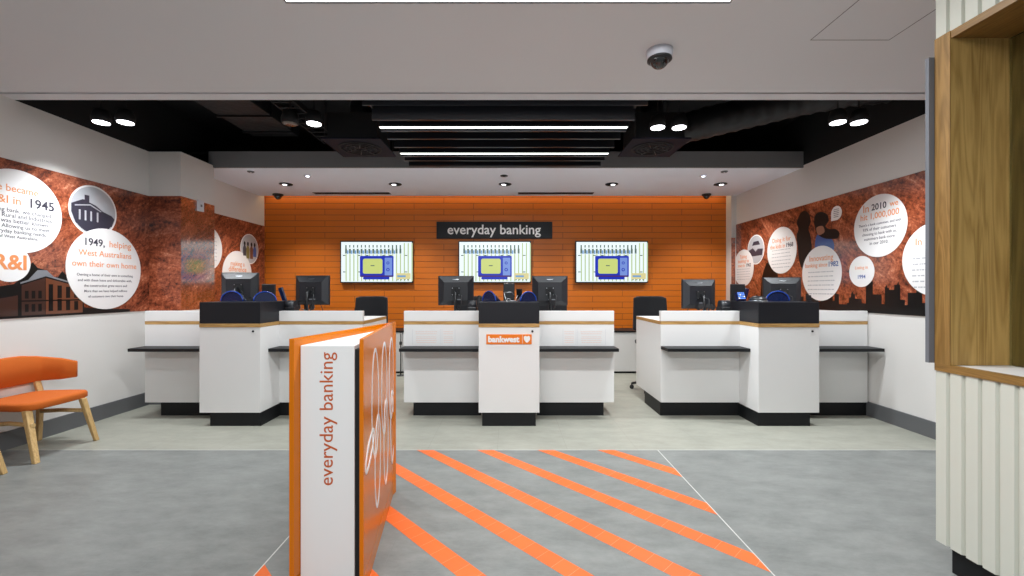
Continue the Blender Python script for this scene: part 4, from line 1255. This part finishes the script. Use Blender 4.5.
B().cyl((-2.41, 4.2, 3.34), (-2.41, 4.2, 3.7), .005, n=6).cyl((-2.19, 5.2, 3.34), (-2.19, 5.2, 3.7), .005, n=6).build('hanger_rod', M['plastic'], tr)

# downlights in the bulkhead
dn = ['first round downlight from the left wall in the white bulkhead', 'second round downlight from the left wall in the white bulkhead', 'middle round downlight in the white bulkhead',
      'second round downlight from the right wall in the white bulkhead', 'first round downlight from the right wall in the white bulkhead']
for x, nm in zip(DOWN, dn):
    t = thing('downlight', nm, 'light', (x, 6.69, 3.0), group='downlights in the bulkhead')
    B().lathe((x, 6.69, 2.988), [(.088, 0), (.098, .004), (.098, .012), (.07, .012), (.07, .004), (.088, 0)], n=28).build('trim_ring', M['plastic'], t)
    B().lathe((x, 6.69, 2.992), [(0, 0), (.07, 0), (.07, .008)], n=24).build('reflector', M['plastic_soft'], t)
    B().lathe((x + (-.02 if x < 1 else .02), 6.69, 2.986), [(0, 0), (.034, .002), (.036, .006)], n=18).build('lens', M['lens'], t)
for x, nm, lit in ((-2.87, 'small bright emergency light in the left of the white bulkhead', 1), (-.07, 'small dark round detector in front of the middle downlight', 0), (2.77, 'small bright emergency light in the right of the white bulkhead', 1)):
    t = thing('emergency_light' if lit else 'smoke_detector', nm, 'light' if lit else 'detector', (x, 6.2, 3.0))
    B().lathe((x, 6.2, 2.99), [(0, 0), (.05, 0), (.055, .006), (.055, .01)], n=24).build('rim', M['camwhite'] if lit else M['plastic_soft'], t)
    B().lathe((x, 6.2, 2.982), [(0, 0), (.022, .002), (.025, .008)], n=16).build('lens', M['led'] if lit else M['plastic'], t)
# small flat sensors
for x, nm in ((-3.55, 'small white ceiling sensor near the left end of the bulkhead'), (2.96, 'small white ceiling sensor near the right end of the bulkhead')):
    t = thing('ceiling_sensor', nm, 'sensor', (x, 5.98, 3.0))
    B().lathe((x, 5.98, 2.985), [(0, 0), (.035, .0), (.045, .008), (.045, .015)], n=20).build('casing', M['grey_metal'], t)
    B().lathe((x, 5.98, 2.981), [(0, 0), (.012, .001), (.012, .004)], n=12).build('sensor_window', M['camwhite'], t)
# slot diffusers
for xa, xb, nm in ((-3.28, -2.0, 'long slot air vent in the bulkhead left of centre'), (.15, 1.42, 'long slot air vent in the bulkhead right of centre')):
    t = thing('slot_vent', nm, 'air vent', ((xa + xb) / 2, 7.32, 3.0))
    B().box(xa, xb, 7.25, 7.265, 2.993, 3.0).box(xa, xb, 7.375, 7.39, 2.993, 3.0).box(xa, xa + .01, 7.265, 7.375, 2.993, 3.0).box(xb - .01, xb, 7.265, 7.375, 2.993, 3.0).build('frame', M['grey_metal'], t)
    b = B()
    for k in range(3): b.box(xa + .01, xb - .01, 7.275 + .035 * k, 7.297 + .035 * k, 2.994, 2.999)
    b.build('louvre', M['blackmatt'], t)
# cameras
def dome_cam(loc, r, label, white):
    x, y, z = loc
    t = thing('security_camera', label, 'camera', loc)
    if white:
        B().lathe((x, y, z), [(r * 1.05, 0), (r * 1.05, -.02), (r * 1.0, -.045), (r * .9, -.06), (0, -.06)], n=36).build('mount', M['camwhite'], t)
        B().lathe((x, y, z - .055), [(r * .96, 0), (r * .98, -.012), (r * .80, -.018)], n=32).build('collar', M['plastic'], t)
        B().lathe((x, y, z - .06), [(r * .76, 0)] + [(r * .76 * math.cos(a), -r * .76 * math.sin(a)) for a in [math.radians(q) for q in range(10, 90, 10)]] + [(0, -r * .76)], n=32).build('dome', M['dome'], t)
    else:
        B().lathe((x, y, z), [(r, 0), (r, -.02), (r * .85, -.03), (0, -.03)], n=28).build('mount', M['plastic'], t)
        B().lathe((x, y, z - .03), [(r * .75, 0)] + [(r * .75 * math.cos(a), -r * .75 * math.sin(a)) for a in [math.radians(q) for q in range(10, 90, 16)]] + [(0, -r * .75)], n=28).build('dome', M['dome'], t)
dome_cam((1.045, 3.02, 3.03), .085, 'white dome security camera with black glass on the near ceiling', True)
dome_cam((-3.93, 7.40, 3.0), .085, 'black dome camera at the back left corner of the bulkhead', False)
dome_cam((3.36, 7.40, 3.0), .075, 'black dome camera at the back right corner of the bulkhead', False)
# cove strip
cs = thing('cove_light', 'warm strip light hidden in the cove along the top of the orange wall', 'light', (-.24, 7.6, 3.05))
B().box(XL + .02, 3.81, 7.57, 7.60, 3.05, 3.06).build('strip', M['cove'], cs)
B().box(XL + .02, 3.81, 7.55, 7.62, 3.06, 3.08).build('channel', M['metal'], cs)
# access hatch
hb = B()
for a in ((2.0, 2.525, 2.885, 2.89), (2.0, 2.525, 2.37, 2.375), (2.0, 2.005, 2.375, 2.885), (2.52, 2.525, 2.375, 2.885)):
    hb.box(a[0], a[1], a[2], a[3], 3.0285, 3.0305)
ht = thing('ceiling_hatch', 'square access hatch outline in the near ceiling beside the oak framed column', 'hatch', (2.26, 2.63, 3.03))
hb.build('hatch_frame', M['fascia'], ht)
B().box(2.006, 2.519, 2.376, 2.884, 3.0292, 3.0302).build('hatch_panel', M['ceil'], ht)

# ------------------------------------------------------------------ fluted column with the oak framed window, right foreground
CX, CY1, CY0 = 2.1, 2.14, .25
def flutes(z0_, z1_, name):
    """Corrugated board: broad flats with tapered valleys, in plan."""
    P = []
    y = CY1
    pitch = .0705
    while y > CY0:
        P += [(CX, y), (CX, y - .050), (CX + .012, y - .0555), (CX + .012, y - .065)]
        y -= pitch
    P += [(CX, CY0), (CX + .06, CY0), (CX + .06, CY1)]
    return struct(name, B().poly(FR((0, 0, 0), (1, 0, 0), (0, 1, 0)), P, z0_, z1_), M['flute'])
WZ0, WZ1 = 1.012, 2.60
flutes(.14, WZ0 - .036, 'wall_column_lower')
flutes(WZ1, 3.03, 'wall_column_upper')
struct('wall_column_base', B().box(CX + .05, 3.2, CY0, CY1 - .03, 0, .14), M['kick'])
struct('wall_column_core', B().box(CX + .06, 3.2, CY0, CY1, .14, WZ0 - .036).box(CX + .06, 3.2, CY0, CY1, WZ1, 3.03), M['flute'])
struct('wall_column_end', B().box(2.42, 3.2, CY1 - .05, CY1 - .005, WZ0, WZ1), M['oak'])
struct('wall_column_room', B().box(3.15, 3.2, CY0, CY1 - .05, WZ0, WZ1), M['grey_metal'])
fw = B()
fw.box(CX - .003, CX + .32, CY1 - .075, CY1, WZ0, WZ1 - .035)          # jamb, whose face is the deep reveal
struct('window_frame', fw, M['oak_lit'])
struct('window_frame_edge', B().box(CX - .007, CX - .003, CY1 - .075, CY1, WZ0, WZ1), M['oak_edge_shaded'])
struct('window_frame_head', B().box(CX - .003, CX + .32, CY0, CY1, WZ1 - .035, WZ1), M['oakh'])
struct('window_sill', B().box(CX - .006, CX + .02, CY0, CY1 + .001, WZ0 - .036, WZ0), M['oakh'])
struct('window_sill_board', B().box(CX + .02, 3.15, CY0, CY1, WZ0 - .036, WZ0 - .001), M['white'])
struct('window_1', B().box(2.375, 2.387, CY0, CY1 - .076, WZ0, WZ1 - .036), M['glass'])
struct('window_mullion', B().box(2.39, 2.42, CY1 - .2, CY1 - .05, WZ0, WZ1 - .036), M['oak'])
struct('trim_2', B().box(CX - .033, CX - .004, CY1 + .001, CY1 + .02, WZ0 + .0, 2.515).box(CX - .004, CX + .3, CY1 + .001, CY1 + .02, WZ0, 2.515), M['grey_metal'])
